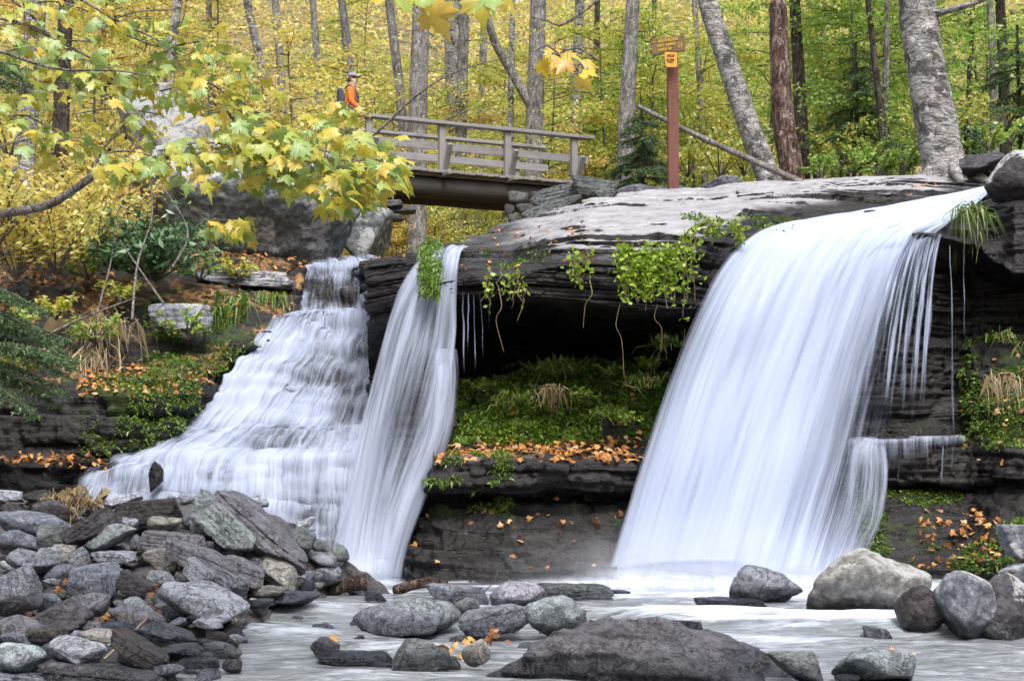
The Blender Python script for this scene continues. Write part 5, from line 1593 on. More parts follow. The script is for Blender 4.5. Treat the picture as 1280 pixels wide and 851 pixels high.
# ------------------------------------------------------------------ big trunks
HIGH = []
for k in range(3):
    rng = np.random.default_rng(900 + k)
    acc = Acc(); C = []
    for i in range(16):
        az = rng.random() * 6.28; z0 = rng.uniform(-3.5, 2.5); L = rng.uniform(2, 4.2)
        u = np.linspace(0, 1, 8)
        br = np.array((0, 0, z0)) + np.stack([np.cos(az) * L * u, np.sin(az) * L * u, L * (.55 * u - .35 * u * u)], -1) + rng.normal(size=(8, 3)) * .09 * u[:, None]
        acc.add(*tube(br, .05 * (1 - u * .85) + .004, 5, cap=False))
        m = 60; uu = rng.random(m) ** .6
        C.append(np.stack([np.interp(uu, u, br[:, j]) for j in range(3)], -1) + rng.normal(size=(m, 3)) * np.array((.5, .5, .25)))
    LV, LF = leaf_quads(np.concatenate(C), .13, rng, .5)
    HIGH.append((acc.get(), LV, LF))
HCROWN = {}
def high_crown(k, mat):
    if (k, mat) not in HCROWN: HCROWN[(k, mat)] = raw_mesh("crown", HIGH[k][1], HIGH[k][2], M[mat])
    return HCROWN[(k, mat)]


def big_tree(pts, w0, w1, d, bark, label, crown="leaf_yellow", group=None, name="tree", nseg=14, wob=.06, hcrown=True, extra=None, dz=None, roots=False):
    """pts: pixel points from base to top; w: trunk width in pixels"""
    k = d / F_PX
    W = [P(x, y, d + (i * .05)) for i, (x, y) in enumerate(pts)]
    base = W[0].copy()
    if dz is None:
        g = ground(base[0], base[1]) - .25
        if g < base[2] - .05:
            dirn = (W[0] - W[1]); base = W[0] + dirn / abs(dirn[2]) * (base[2] - g); W = [base] + W
    top = W[-1]; dirn = (W[-1] - W[-2]) / np.linalg.norm(W[-1] - W[-2])
    W2 = W
    if hcrown:
        W2 = W + [top + dirn * 2.2 + np.array((0, 0, .4)), top + dirn * 5 + np.array((0, 0, 1.2))]
    C = resample(np.array(W2), .18 if d < 26 else .4)
    z = C[:, 2]; t = (z - z[0]) / (z[-1] - z[0])
    tv = (top[2] - z[0]) / (z[-1] - z[0])
    rad = np.interp(t, [0, tv, 1], [w0 * k / 2, w1 * k / 2, w1 * k / 2 * (.45 if hcrown else .9)])
    rad = rad * (1 + .30 * np.exp(-(z - z[0]) / .22))
    V, F = tube(C, rad, nseg, wob=wob, seed=int(abs(base[0]) * 100) % 999)
    root = empty(name, (C[0][0], C[0][1], C[0][2])); tag(root, label, "tree", group)
    acc = Acc(); acc.add(V, F)
    if extra: 
        for (ep, er0, er1) in extra:
            E = resample(np.array([P(x, y, dd) for x, y, dd in ep]), .2)
            acc.add(*tube(E, np.linspace(er0 * k, er1 * k, len(E)), 7, wob=.08))
    if roots:
        rg_ = np.random.default_rng(int(d * 10))
        for a in np.linspace(0, 6.28, 8)[:-1]:
            a += rg_.uniform(-.3, .3); r = rad[0]
            E = resample(np.array([C[0] + np.array((math.cos(a) * r * .5, math.sin(a) * r * .5, .38)), C[0] + np.array((math.cos(a) * r * 1.0, math.sin(a) * r * 1.0, .16)), C[0] + np.array((math.cos(a) * r * 1.7, math.sin(a) * r * 1.7, -.02))]), .1)
            acc.add(*tube(E, np.linspace(r * .34, r * .10, len(E)), 7, wob=.1))
    hk = int(abs(base[0] * 7)) % 3
    if hcrown:
        bv, bf = HIGH[hk][0]
        acc.add(bv + C[-1], bf)
    V, F = acc.get()
    build("trunk", V, F, M[bark], parent=root)
    if hcrown:
        o = bpy.data.objects.new("crown", high_crown(hk, crown)); COL.objects.link(o); o.parent = root
        o.location = Vector(C[-1] - C[0])
    return root


big_tree([(1184, 222), (1172, 165), (1158, 90), (1146, 0)], 54, 45, 22.0, "birch", "thick pale flaking birch trunk leaning over the broad fall's brink", "leaf_green", nseg=28, wob=.13, roots=True,
         extra=[([(1168, 18, 22), (1190, 12, 21.8), (1215, 5, 21.6), (1240, -4, 21.5)], 5, 2.5)])
big_tree([(966, 236), (948, 190), (930, 140), (905, 65), (884, 0)], 31, 25, 23.2, "birch", "smooth grey birch curving left from behind the pale cap slab", "leaf_lime", nseg=22, wob=.05, roots=True)
big_tree([(992, 226), (982, 170), (976, 100), (972, 2)], 32, 22, 23.6, "snag", "dead reddish brown snag with peeled bark beside the curving birch", hcrown=False, nseg=22, wob=.16, roots=True)
big_tree([(1004, 215), (1000, 120), (993, 0)], 18, 14, 27, "dark_bark", "dark slim trunk directly behind the reddish dead snag", "leaf_lime")
big_tree([(1106, 200), (1096, 100), (1085, 0)], 10, 7, 25.2, "dark_bark", "thin dark leaning stem left of another thin stem near the flaking birch", "leaf_green")
big_tree([(1104, 205), (1107, 100), (1109, 0)], 9, 7, 25.9, "grey_bark", "thin straight stem crossing the leaning one near the flaking birch", "leaf_green")
big_tree([(1243, 170), (1241, 80), (1237, 0)], 11, 8, 30, "grey_bark", "pale slim trunk right of the flaking birch", "leaf_green")
big_tree([(1257, 175), (1254, 80), (1250, 0)], 15, 12, 31.5, "dark_bark", "dark trunk at the far right of the wood", "leaf_green")
big_tree([(782, 195), (785, 110), (791, 10)], 24, 18, 34, "grey_bark", "grey trunk standing left of the trail signpost", "leaf_lime")
big_tree([(718, 205), (721, 100), (725, 0)], 15, 12, 40, "birch", "pale slim trunk rising behind the footbridge's right end post", "leaf_yellow")
big_tree([(668, 170), (670, 90), (673, 0)], 27, 20, 38, "grey_bark", "forked trunk behind the footbridge with a thick arm leaning left", "leaf_yellow",
         extra=[([(667, 138, 38), (650, 108, 38), (636, 84, 38), (618, 52, 37.8), (606, 10, 37.5)], 7, 4.5)])
big_tree([(638, 180), (639, 90), (641, 0)], 9, 7, 38.5, "birch", "thin whitish stem in front of the forked trunk", "leaf_yellow")
big_tree([(576, 200), (578, 100), (581, 0)], 17, 13, 43, "grey_bark", "grey trunk behind the middle of the footbridge", "leaf_yellow")
big_tree([(521, 305), (522, 160), (526, 20)], 27, 22, 36, "grey_bark", "grey trunk visible both above and below the footbridge deck", "leaf_yellow")
big_tree([(572, 305), (570, 200), (566, 20)], 30, 22, 46, "birch", "broad pale trunk seen under the deck near midspan", "leaf_yellow")
big_tree([(506, 180), (497, 90), (486, 0)], 14, 11, 38, "grey_bark", "leaning grey trunk above the footbridge's left third", "leaf_yellow")
big_tree([(442, 170), (437, 80), (427, 0)], 13, 10, 40, "grey_bark", "grey stem rising behind the hiker in orange", "leaf_yellow")
big_tree([(356, 180), (351, 90), (344, 0)], 12, 9, 35, "grey_bark", "slim trunk above the mossy leaf strewn boulder", "leaf_yellow")
big_tree([(340, 150), (326, 80), (308, 0)], 13, 10, 36.5, "birch", "pale trunk leaning left of the slim one above the mossy boulder", "leaf_yellow")
big_tree([(24, 300), (34, 150), (46, 0)], 30, 24, 19.5, "birch", "pale mottled trunk behind the thick grey limb of the left bank", "leaf_yellow", nseg=20, wob=.08)
big_tree([(74, 240), (77, 130), (82, 20)], 24, 18, 25, "dark_bark", "dark trunk behind the pale mottled one on the left bank", "leaf_yellow")
big_tree([(204, 170), (212, 90), (222, 0)], 15, 12, 31, "birch", "pale trunk above the pale slanting boulder", "leaf_yellow")
big_tree([(133, 150), (136, 80), (141, 0)], 15, 12, 34, "dark_bark", "dark trunk between the pale ones on the left slope", "leaf_yellow")
big_tree([(264, 150), (263, 80), (261, 0)], 9, 7, 41, "grey_bark", "thin grey trunk far up the left slope", "leaf_yellow")
big_tree([(880, 215), (875, 110), (868, 0)], 9, 7, 38, "grey_bark", "thin trunk between the signpost and the curving birch", "leaf_lime")
big_tree([(742, 220), (744, 110), (747, 0)], 9, 7, 46, "dark_bark", "thin dark trunk far behind the bridge's right end", "leaf_lime")
big_tree([(1022, 205), (1027, 100), (1031, 0)], 7, 5, 33, "grey_bark", "very thin stem right of the dark slim trunk", "leaf_green")
big_tree([(1209, 200), (1212, 100), (1216, 0)], 8, 6, 34, "dark_bark", "very thin dark stem right behind the flaking birch", "leaf_green")
big_tree([(600, 230), (603, 110), (606, 0)], 12, 9, 50, "grey_bark", "distant grey trunk between the midspan trunk and the fork", "leaf_yellow")
big_tree([(400, 180), (397, 90), (391, 0)], 11, 8, 46, "grey_bark", "distant grey trunk left of the hiker", "leaf_yellow")
big_tree([(812, 215), (815, 100), (818, 0)], 8, 6, 44, "dark_bark", "distant dark stem just left of the signpost board", "leaf_lime")

# the far slope's wood, one mass
rng = np.random.default_rng(55)
n = 120000
x = rng.uniform(-62, 62, n); y = 58 + 75 * rng.random(n) ** 1.2
z = terr_z(x, y) + rng.random(n) ** .8 * 9
C = np.stack([x, y, z], -1)
cl = fbm(C * np.array((.22, .22, .3)), 3, 91)
C = C[cl > -.05 + .12 * rng.normal(size=n)]
LV, LF = leaf_quads(C, .26, rng, .4)
far = build("far_wood", LV, LF, M["leaf_yellow"]); tag(far, "distant hillside wood of massed yellow and green leaves", "woodland", kind="stuff")
C2 = C[(C[:, 0] > -6 + rng.normal(size=len(C)) * 8)] + rng.normal(size=3) * .2
C2 = C2[::3]
LV, LF = leaf_quads(C2 + rng.normal(size=(len(C2), 3)) * .4, .28, rng, .4)
far = build("far_wood", LV, LF, M["leaf_lime"]); tag(far, "greener leaves of the distant hillside wood behind the signpost", "woodland", kind="stuff")


# ------------------------------------------------------------------ shrubs, ferns, grass on the banks
def shrub_mesh(seed, r, h, n, leaf, mat, kind="oval"):
    rng = np.random.default_rng(seed)
    acc = Acc(); C = []; A = []
    for i in range(max(8, n // 28)):
        az = rng.random() * 6.28; L = r * rng.uniform(.5, 1.0); hh = h * rng.uniform(.35, 1)
        u = np.linspace(0, 1, 6)
        br = np.stack([np.cos(az) * L * u, np.sin(az) * L * u, hh * (1.5 * u - .5 * u * u)], -1) + rng.normal(size=(6, 3)) * .03 * u[:, None]
        acc.add(*tube(br, .012 * (1 - .8 * u) + .002, 4, cap=False))
        m = 28; uu = rng.uniform(.35, 1, m)
        C.append(np.stack([np.interp(uu, u, br[:, j]) for j in range(3)], -1) + rng.normal(size=(m, 3)) * .07 * r)
        out = np.array((math.cos(az), math.sin(az), -.1 if kind == "lance" else .1))
        A.append(out + rng.normal(size=(m, 3)) * .7)
    C = np.concatenate(C); A = np.concatenate(A)
    LV, LF = leaf_quads(C, leaf, rng, .55, .34 if kind == "lance" else .6, axis=A)
    return raw_mesh("stems", *acc.get(), M["twig"]), raw_mesh("foliage", LV, LF, M[mat])


sh = {}
def shrub(px, py, d, r, h, n, leaf, mat, label, name="shrub", group=None, kind="oval", cat=None):
    key = (mat, kind, round(r, 2), round(h, 2), n)
    if key not in sh: sh[key] = shrub_mesh(len(sh) * 13 + 7, r, h, n, leaf, mat, kind)
    p = P(px, py, d)
    return place(name, p, [("stems", sh[key][0]), ("foliage", sh[key][1])], label, cat or name.replace("_", " "), group, 1.0, RS.random() * 6.28)

shrub(428, 204, 27.9, .75, 1.5, 360, .10, "leaf_yellow", "yellow bush half hiding the hiker at the footbridge's left end", "golden_shrub", cat="shrub")
# evergreen bush on the left bank
for (px, py, d, r, h, lab) in ((195, 352, 19.4, 1.05, 1.0, "dense dark green bush of drooping lance leaves left of the huge boulder"), (150, 340, 20.0, .6, .6, "smaller evergreen bush at the left edge of the dense dark green bush")):
    shrub(px, py, d, r, h, 1300 if r > .8 else 380, .15, "leaf_dark", lab, "evergreen_bush", kind="lance")
for i, (px, py, d) in enumerate([(40, 330, 19.2), (95, 310, 20.4), (10, 290, 18.6), (130, 262, 22.0), (70, 255, 22.5), (10, 200, 22.0), (110, 205, 25.0), (160, 180, 26.5), (50, 175, 25.5), (-30, 250, 20), (20, 350, 18.6), (70, 345, 18.9), (120, 320, 19.6), (60, 310, 19.8), (160, 300, 21), (30, 270, 20), (100, 275, 21), (-10, 320, 18.2), (150, 235, 22.8), (405, 208, 27.0), (380, 205, 26.5), (330, 170, 27), (290, 150, 28)]):
    shrub(px, py, d, .85, 1.1, 420, .10, "leaf_yellow", "leafy bush with small golden leaves on the left slope", "golden_shrub", "golden bushes of the left slope", cat="shrub")
for i, (px, py, d) in enumerate([(1060, 218, 22.6), (1100, 222, 22.8), (1130, 218, 22.6), (1025, 222, 23.4), (1205, 205, 22.2), (1235, 190, 22.5), (1265, 180, 22.8), (1085, 205, 24.5), (1150, 200, 24.5)]):
    shrub(px, py, d, .42, .45, 220, .085, "leaf_green", "low leafy green plant at the foot of the wood behind the cap slab", "ground_plant", "green plants behind the cap slab", cat="plant")
for i, (px, py, d) in enumerate([(900, 225, 24.5), (930, 220, 25.5), (1050, 210, 25.5), (860, 222, 25), (1020, 205, 27), (1180, 185, 25), (1260, 160, 26)]):
    shrub(px, py, d, .8, 1.0, 330, .10, "leaf_lime", "waist high bush with yellow green leaves in the wood behind the cap slab", "understory_shrub", "yellow green bushes behind the cap slab", cat="shrub")


def conifer_mesh(seed, boughs, nlen=.055):
    """boughs: list of polylines; needles all along side twigs"""
    rng = np.random.default_rng(seed); acc = Acc(); C = []; A = []
    for b in boughs:
        b = np.asarray(b, float); c = resample(b, .05)
        acc.add(*tube(c, np.linspace(.014, .003, len(c)), 5, cap=False))
        for i in range(2, len(c), 1):
            T = c[i] - c[i - 1]; T /= np.linalg.norm(T)
            f = i / len(c)
            for sgn in (-1, 1, -1, 1):
                side = np.cross(T, (0, 0, 1.0)) * sgn; side = side / (np.linalg.norm(side) + 1e-6)
                L = (.36 * (1 - f) + .07) * rng.uniform(.5, 1.1)
                dirn = side * .8 + T * .6 + np.array((0, 0, -.25)) + rng.normal(size=3) * .15
                m = max(4, int(L / .012)); u = np.linspace(0, 1, m)
                tw = c[i] + dirn * L * u[:, None] + np.array((0, 0, -.12)) * L * (u ** 2)[:, None]
                C.append(tw); A.append(np.broadcast_to(dirn, tw.shape) + rng.normal(size=tw.shape) * .8)
    C = np.concatenate(C); A = np.concatenate(A)
    V, F = leaf_quads(C, nlen, rng, .45, .20, axis=A)
    return acc.get(), (V, F)


def conifer(name, label, boughs, seed, nlen=.055):
    (BV, BF), (NV, NF) = conifer_mesh(seed, boughs, nlen)
    root = empty(name, boughs[0][0]); tag(root, label, "conifer")
    build("branches", BV, BF, M["twig"], parent=root); build("needles", NV, NF, M["needle"], parent=root)
bl = []
rg = random.Random(5)
for (x0, y0, x1, y1) in ((-60, 400, 78, 440), (-60, 420, 88, 472), (-60, 450, 70, 505), (-60, 380, 55, 415), (-60, 470, 60, 490), (-60, 360, 30, 380), (-60, 430, 95, 450), (-60, 350, 60, 392), (-60, 395, 84, 425), (-60, 440, 80, 490), (-60, 410, 92, 460), (-60, 460, 45, 520), (-60, 375, 70, 430)):
    d = 14.6 + rg.uniform(-.5, .6)
    bl.append([P(x0, y0, d + .3), P((x0 + x1) / 2, (y0 + y1) / 2 - 10, d), P(x1, y1, d - .3)])
conifer("hemlock_bough", "drooping dark green hemlock boughs at the left edge above the heap", bl, 3, .06)
bl = [[P(-40, 60, 13), P(10, 85, 12.8), P(48, 118, 12.6)], [P(-40, 90, 13), P(0, 100, 12.8), P(30, 112, 12.6)], [P(-40, 70, 12.8), P(0, 78, 12.7), P(40, 84, 12.5)]]
conifer("hemlock_bough", "small hemlock bough hanging at the upper left edge", bl, 4, .05)
def young_hemlock(px, py, d, h, lab, seed):
    p = P(px, py, d); bl = [[p + np.array((0, 0, h * u)) for u in (0, .35, .7, 1)]]
    rg2 = np.random.default_rng(seed)
    for i in range(24):
        f = .12 + .86 * i / 24; az = rg2.random() * 6.28; L = (1.05 - f) * h * .48 + .1
        q = p + np.array((0, 0, h * f)); dv = np.array((math.cos(az), math.sin(az), 0))
        bl.append([q, q + dv * L * .5 + np.array((0, 0, -.02)), q + dv * L + np.array((0, 0, -.16 * L))])
    conifer("young_hemlock", lab, bl, seed, .07)
young_hemlock(803, 238, 24.5, 1.45, "young dark hemlock left of the trail signpost", 8)
young_hemlock(1072, 212, 26, 2.4, "young hemlock between the dead snag and the thin leaning stems", 10)
young_hemlock(1208, 212, 22.2, .7, "small hemlock at the foot of the thick flaking birch", 12)
young_hemlock(1275, 190, 24, 2.2, "young hemlock at the right edge behind the lichened dark boulder", 13)


for i, (px, py, d) in enumerate([(735, 500, 16.2), (600, 490, 16.6), (810, 460, 16.4), (760, 470, 16.5), (790, 530, 16.0)]):
    shrub(px, py, d, .22, .18, 110, .045, "ivy", "small bright leafy plant on the mossy bank between the falls", "bank_plant", "leafy plants on the mossy bank", cat="plant")
for i, (px, py, d) in enumerate([(20, 420, 17.8), (70, 400, 18.2), (120, 430, 18.2), (150, 380, 18.9), (250, 350, 20.3), (300, 350, 20.6), (235, 425, 18.5), (30, 470, 17.2), (110, 350, 19.6)]):
    shrub(px, py, d, .40, .38, 180, .075, ("leaf_green", "leaf_lime")[i % 2], "low leafy plant on the left bank's terraces", "bank_plant", "low plants of the left bank", cat="plant")
# grass and sprigs ---------------------------------------------------
def blades(C, N, L, w, rng, fall=.5):
    n = len(C)
    d = N + rng.normal(size=(n, 3)) * .5; d /= np.linalg.norm(d, axis=1)[:, None]
    s = np.cross(d, rng.normal(size=(n, 3))); s /= np.linalg.norm(s, axis=1)[:, None] + 1e-9
    L = (np.broadcast_to(L, (n,)) * rng.uniform(.5, 1.3, n))[:, None]
    g = np.array((0, 0, -1.0))
    m1 = C + d * L * .5 + g * L * fall * .12; m2 = C + d * L * .85 + g * L * fall * .6
    V = np.stack([C - s * w, C + s * w, m1 + s * w * .8, m2, m1 - s * w * .8], 1).reshape(-1, 3)
    i = np.arange(n)[:, None] * 5
    F = [[a, a + 1, a + 2, a + 3, a + 4] for a in (i[:, 0]).tolist()]
    return V, F


def pick(G, boxes, n, rng, nzmin=-1, noise=None):
    """random points on a rock patch whose place in the photograph lies in one of the boxes"""
    N = gnormals(G)
    px, py = proj(G[..., :3])
    ok = np.zeros(px.shape, bool)
    for (x0, x1, y0, y1) in boxes: ok |= (px > x0) & (px < x1) & (py > y0) & (py < y1)
    ok &= N[..., 2] > nzmin
    if noise is not None:
        f = fbm(G[..., :3] * noise[0], 4, noise[2]); ok &= f > noise[1]
    idx = np.argwhere(ok)
    if len(idx) == 0: return np.zeros((0, 3)), np.zeros((0, 3))
    dr = np.linalg.norm(np.cross(np.gradient(G[..., :3], axis=0), np.gradient(G[..., :3], axis=1)), axis=-1)
    w = dr[idx[:, 0], idx[:, 1]]; w = w / w.sum()
    s = idx[rng.choice(len(idx), n, p=w)]
    p = G[s[:, 0], s[:, 1], :3] + rng.normal(size=(n, 3)) * .015
    return p, N[s[:, 0], s[:, 1]]


rng = np.random.default_rng(77)
def moss_on(G, boxes, n, L, noise, label, mat="moss", nz=-.3):
    C, N = pick(G, boxes, n, rng, nz, noise)
    V, F = blades(C, N * .7 + np.array((0, 0, .3)), L, L * .16, rng, .6)
    o = build("moss", V, F, M[mat], smooth=False); tag(o, label, "moss", kind="stuff")
moss_on(G_bank, [(545, 870, 452, 556)], 24000, .10, (1.6, -.2, 3), "green moss and short grass on the bank under the cave")
moss_on(G_bank, [(510, 640, 566, 640)], 2500, .06, (2.5, .1, 4), "moss tufts at the left end of the leaf strewn ledge")
moss_on(G_lbank, [(100, 250, 470, 570), (180, 345, 375, 470)], 6500, .065, (1.6, .06, 5), "dark moss cushions on the left bank beside the cascade")
moss_on(G_wall, [(1070, 1200, 612, 712), (1200, 1290, 420, 560), (1150, 1290, 640, 715)], 11000, .06, (1.8, -.08, 6), "green moss on the ledges right of the broad fall")
C, N = pick(G_cap, [(533, 556, 306, 372)], 3200, rng, -1)
C = C + np.array((-.05, -.30, 0)) + rng.normal(size=C.shape) * .02
V, F = blades(C, N * .5 + np.array((0, -.4, -.3)), .075, .009, rng, 1.2)
o = build("moss", V, F, M["moss"], smooth=False); tag(o, "moss strip between two threads of the narrow fall", "moss", kind="stuff")
moss_on(G_cap, [(830, 1000, 268, 320), (570, 660, 325, 350), (600, 720, 316, 345)], 1300, .07, (1.5, .05, 8), "moss fringe along the cap slab's front edge")


def tuft(px, py, d, n, L, label, name="grass_tuft", mat="grass", down=False, w=.006, spread=.10, group=None):
    c = P(px, py, d); C = c + rng.normal(size=(n, 3)) * spread * np.array((1, .5, .25))
    N = np.tile(np.array((0, -.5, -.3 if down else .9)), (n, 1))
    V, F = blades(C, N, L, w, rng, 1.6 if down else .9)
    o = build(name, V, F, M[mat], loc=c, smooth=False); tag(o, label, "grass" if "grass" in name else "plant", group)
for (px, py, d, L, lab) in ((292, 372, 19.9, .42, "grass tuft drooping from the left bank beside the upper cascade"), (270, 385, 19.6, .38, "shaggy grass tuft hanging right of the white topped stone"), (340, 368, 20.3, .34, "pale grass tuft hanging by the foot of the little upper fall")):
    tuft(px, py, d, 110, L, lab, down=True, w=.009, spread=.12)
tuft(700, 462, 16.6, 160, .34, "tall green grass tuft at the top of the mossy bank", spread=.12)
tuft(690, 484, 16.2, 90, .18, "bleached grass clump draped over the mossy bank", mat="straw", down=True, spread=.08)
tuft(835, 430, 16.2, 110, .30, "grass tuft on the bank against the broad fall's left edge", spread=.12)
tuft(800, 480, 16.1, 120, .26, "bright grass tuft on the bank near the falling curtain", spread=.12)
tuft(640, 500, 16.2, 120, .24, "grass tuft on the left part of the mossy bank", spread=.12)
tuft(760, 520, 16.0, 120, .24, "grass tuft low on the mossy bank above the leaf strewn ledge", spread=.12)
tuft(1210, 262, 17.9, 120, .40, "grass hanging from the lip right of the broad fall", down=True, w=.008, spread=.12)
tuft(1262, 425, 17.0, 80, .30, "grass tuft on the mossy ledge right of the thin strands", spread=.15)
tuft(1255, 470, 16.6, 100, .28, "dry stalks tangled at the right wall", mat="straw", down=True, spread=.12)
tuft(200, 470, 17.6, 100, .28, "fern like tuft among fallen leaves on the left bank", spread=.14)
tuft(228, 455, 17.9, 80, .22, "small bright tuft on the left bank below the white topped stone", spread=.08)
tuft(92, 632, 13.6, 260, .34, "bundle of dry brown reeds stranded on top of the heap", name="reed_bundle", mat="straw", w=.007, spread=.13)
for (x0, y0, d, lab) in ((130, 400, 18.6, "dry twig brush on the left bank above the leaf strewn ledge"), (110, 440, 18.2, "tangle of dry stems on the left bank near the hemlock boughs")):
    tuft(x0, y0, d, 140, .55, lab, name="dry_brush", mat="straw", down=True, w=.006, spread=.2)

# creepers on the cap slab's front face
def creeper(label, px0, px1, py, d, n, trails, seed, leaf=.055):
    rng2 = np.random.default_rng(seed)
    root = empty("hanging_creeper", P((px0 + px1) / 2, py, d)); tag(root, label, "creeper")
    acc = Acc(); C = []
    for i in range(trails):
        x = rng2.uniform(px0, px1); L = rng2.uniform(.3, 1.0) * n[1]
        a = P(x, py + rng2.uniform(-8, 6), d); 
        pts = [a + np.array((.03 * math.sin(3 * t + i), -.05 - .05 * math.sin(t * 2.5), -L * t)) + rng2.normal(size=3) * .012 for t in np.linspace(0, 1, 9)]
        c = resample(np.array(pts), .03); acc.add(*tube(c, np.full(len(c), .0035), 4, cap=False))
        m = int(n[0] * L / n[1]); k = rng2.integers(0, len(c), m)
        k = np.minimum(k, (len(c) * rng2.random(m) ** .5 * .9).astype(int)) if i % 3 else k
        C.append(c[k] + rng2.normal(size=(m, 3)) * np.array((.045, .03, .03)))
    build("stems", *acc.get(), M["straw"], parent=root)
    V, F = leaf_quads(np.concatenate(C), leaf, rng2, .35, .85)
    build("foliage", V, F, M["ivy"], parent=root)
creeper("large bright green creeper hanging over the cap slab's face", 772, 842, 312, 15.25, (60, .62), 34, 1)
creeper("trailing creeper strings right of the large bright creeper", 845, 872, 292, 15.7, (32, .95), 8, 2)
creeper("small creeper tuft hanging in the middle of the slab's front edge", 712, 738, 318, 15.4, (16, .45), 8, 3)
creeper("sparse creeper hanging near the slab's left corner", 600, 655, 340, 15.6, (14, .5), 10, 4)
creeper("short creeper along the slab's edge next to the broad fall", 880, 930, 282, 16.2, (22, .22), 12, 5)
for i, (x, y0, y1, d) in enumerate([(623, 360, 440, 15.55), (650, 355, 402, 15.5), (775, 380, 470, 15.4), (737, 350, 410, 15.45), (822, 380, 440, 15.4), (1225, 290, 330, 17.2)]):
    c = resample(np.array([P(x, y0, d), P(x + (4, -3, -5, 3, -4, 3)[i], y0 * .7 + y1 * .3, d - .06), P(x + (-3, 4, 2, -5, 5, -2)[i], (y0 + y1) / 2, d - .02), P(x + (7, -4, 5, -8, 4, -5)[i], y1, d)]), .04)
    V, F = tube(c, np.linspace(.005, .002, len(c)), 5); o = build("hanging_root", V, F, M["straw"], loc=c[0])
    tag(o, ("long bare root hanging into the cave near the narrow fall", "short bare root right of the longest root", "bare root dangling below the large creeper's left side", "bare root under the small creeper tuft", "bare root under the large creeper's right side", "bare root below the lip grass right of the broad fall")[i], "root")


# fallen leaves ---------------------------------------------------
def litter(G, boxes, n, size, label, nz=.45, noise=None):
    C, N = pick(G, boxes, n, rng, nz, noise)
    if len(C) == 0: print("no litter", label); return
    C = C + N * .02
    m = len(C); nn = N + rng.normal(size=(m, 3)) * .35
    ax = rng.normal(size=(m, 3)); 
    V, F = maple_leaves(C, ax - nn * (ax * nn).sum(1)[:, None], nn, size * rng.uniform(.6, 1.2, m), rng, .3)
    o = build("fallen_leaves", V, F, M["fallen"], smooth=False); tag(o, label, "fallen leaves", kind="stuff")
litter(G_bank, [(500, 800, 546, 578)], 620, .085, "orange fallen leaves covering the ledge below the mossy bank", .3)
litter(G_bank, [(560, 860, 470, 545), (540, 800, 622, 660)], 150, .08, "scattered fallen leaves on the mossy bank and lower rock", .2)
litter(G_bank, [(520, 800, 640, 712)], 26, .08, "few leaves stuck to the central rock face", -.2)
litter(G_lbank, [(0, 230, 566, 584), (100, 260, 455, 495)], 420, .085, "orange leaves drifted along the left bank's ledges", .3)
litter(G_lbank, [(-20, 400, 200, 400)], 1500, .09, "fallen leaves over the left slope", .15, (.8, -.2, 4))
litter(G_cap, [(540, 760, 285, 345), (1130, 1195, 225, 250), (445, 530, 318, 335)], 130, .07, "small leaves scattered on the cap slab", .4)
litter(G_wall, [(1140, 1250, 640, 716)], 110, .085, "leaves scattered down the mossy steps right of the broad fall", .05)
litter(G_wall, [(1200, 1290, 440, 580)], 60, .08, "leaves caught on the right wall's ledges", .2)
litter(G_bar, [(20, 300, 690, 800)], 260, .075, "orange leaves wedged between the stones of the heap", -1, (1.2, .02, 9))
# leaves on stones in the stream
def leaf_group(spots, label, size=.09):
    C = np.array([P(*s) for s in spots]); m = len(C)
    nn = np.tile((0, -.5, .8), (m, 1)) + rng.normal(size=(m, 3)) * .4; ax = rng.normal(size=(m, 3))
    V, F = maple_leaves(C, ax, nn, size * rng.uniform(.7, 1.2, m), rng, .5)
    o = build("fallen_leaves", V, F, M["fallen"], smooth=False); tag(o, label, "fallen leaves", kind="stuff")
leaf_group([(x, y, 9.95 + .01 * i) for i, (x, y) in enumerate([(556, 806), (562, 812), (570, 808), (580, 803), (612, 796), (624, 795), (632, 800), (604, 803), (575, 816), (618, 790), (590, 800)])], "red brown leaves caught between the stones beside the front rock")
leaf_group([(1118, 815, 10.05), (1128, 819, 10.05), (1136, 824, 10.1), (1143, 822, 10.1)], "orange leaves on the grey wet boulder in the near stream", .10)
leaf_group([(406, 800, 10.3), (414, 799, 10.3)], "yellow leaf on the brown stone in the near stream", .08)
leaf_group([(1144, 738, 13), (708, 732, 13.6), (228, 812, 9.9), (236, 816, 9.9), (160, 765, 10.7), (200, 762, 10.8), (80, 728, 11.5), (70, 735, 11.3)], "single bright leaves lying on stones", .08)


# wood: driftwood, poles, sticks ---------------------------------------------------
def stick(name, pts, r0, r1, mat, label, cat="stick", seg=8, wob=.12):
    c = resample(np.array([P(*p) for p in pts]), .05)
    V, F = tube(c, np.linspace(r0, r1, len(c)), seg, wob=wob); o = build(name, V, F, M[mat], loc=c[0]); tag(o, label, cat)
stick("driftwood", [(384, 742, 14.0), (410, 738, 13.9), (436, 730, 13.8), (458, 727, 13.8)], .055, .085, "driftwood", "bark covered driftwood log at the heap's stream end", "driftwood", 10, .3)
stick("driftwood", [(496, 738, 13.9), (515, 731, 13.8), (538, 727, 13.8), (556, 731, 13.9)], .06, .05, "driftwood", "dark rotten driftwood piece in the stream before the central rock", "driftwood", 10, .4)
stick("fallen_pole", [(798, 133, 24.2), (860, 164, 23.6), (930, 196, 22.9), (1002, 228, 22.2)], .042, .055, "limb", "bare fallen pole leaning from the signpost down to the slab", "pole")
stick("stick", [(1105, 823, 10.2), (1140, 817, 10.2), (1164, 815, 10.3)], .012, .009, "twig", "dark stick lying over the grey wet boulder in the near stream")
stick("stick", [(70, 846, 9.2), (110, 838, 9.3), (150, 805, 9.6), (186, 770, 10.4)], .008, .004, "straw", "thin dry stem poking up from the near left stones")
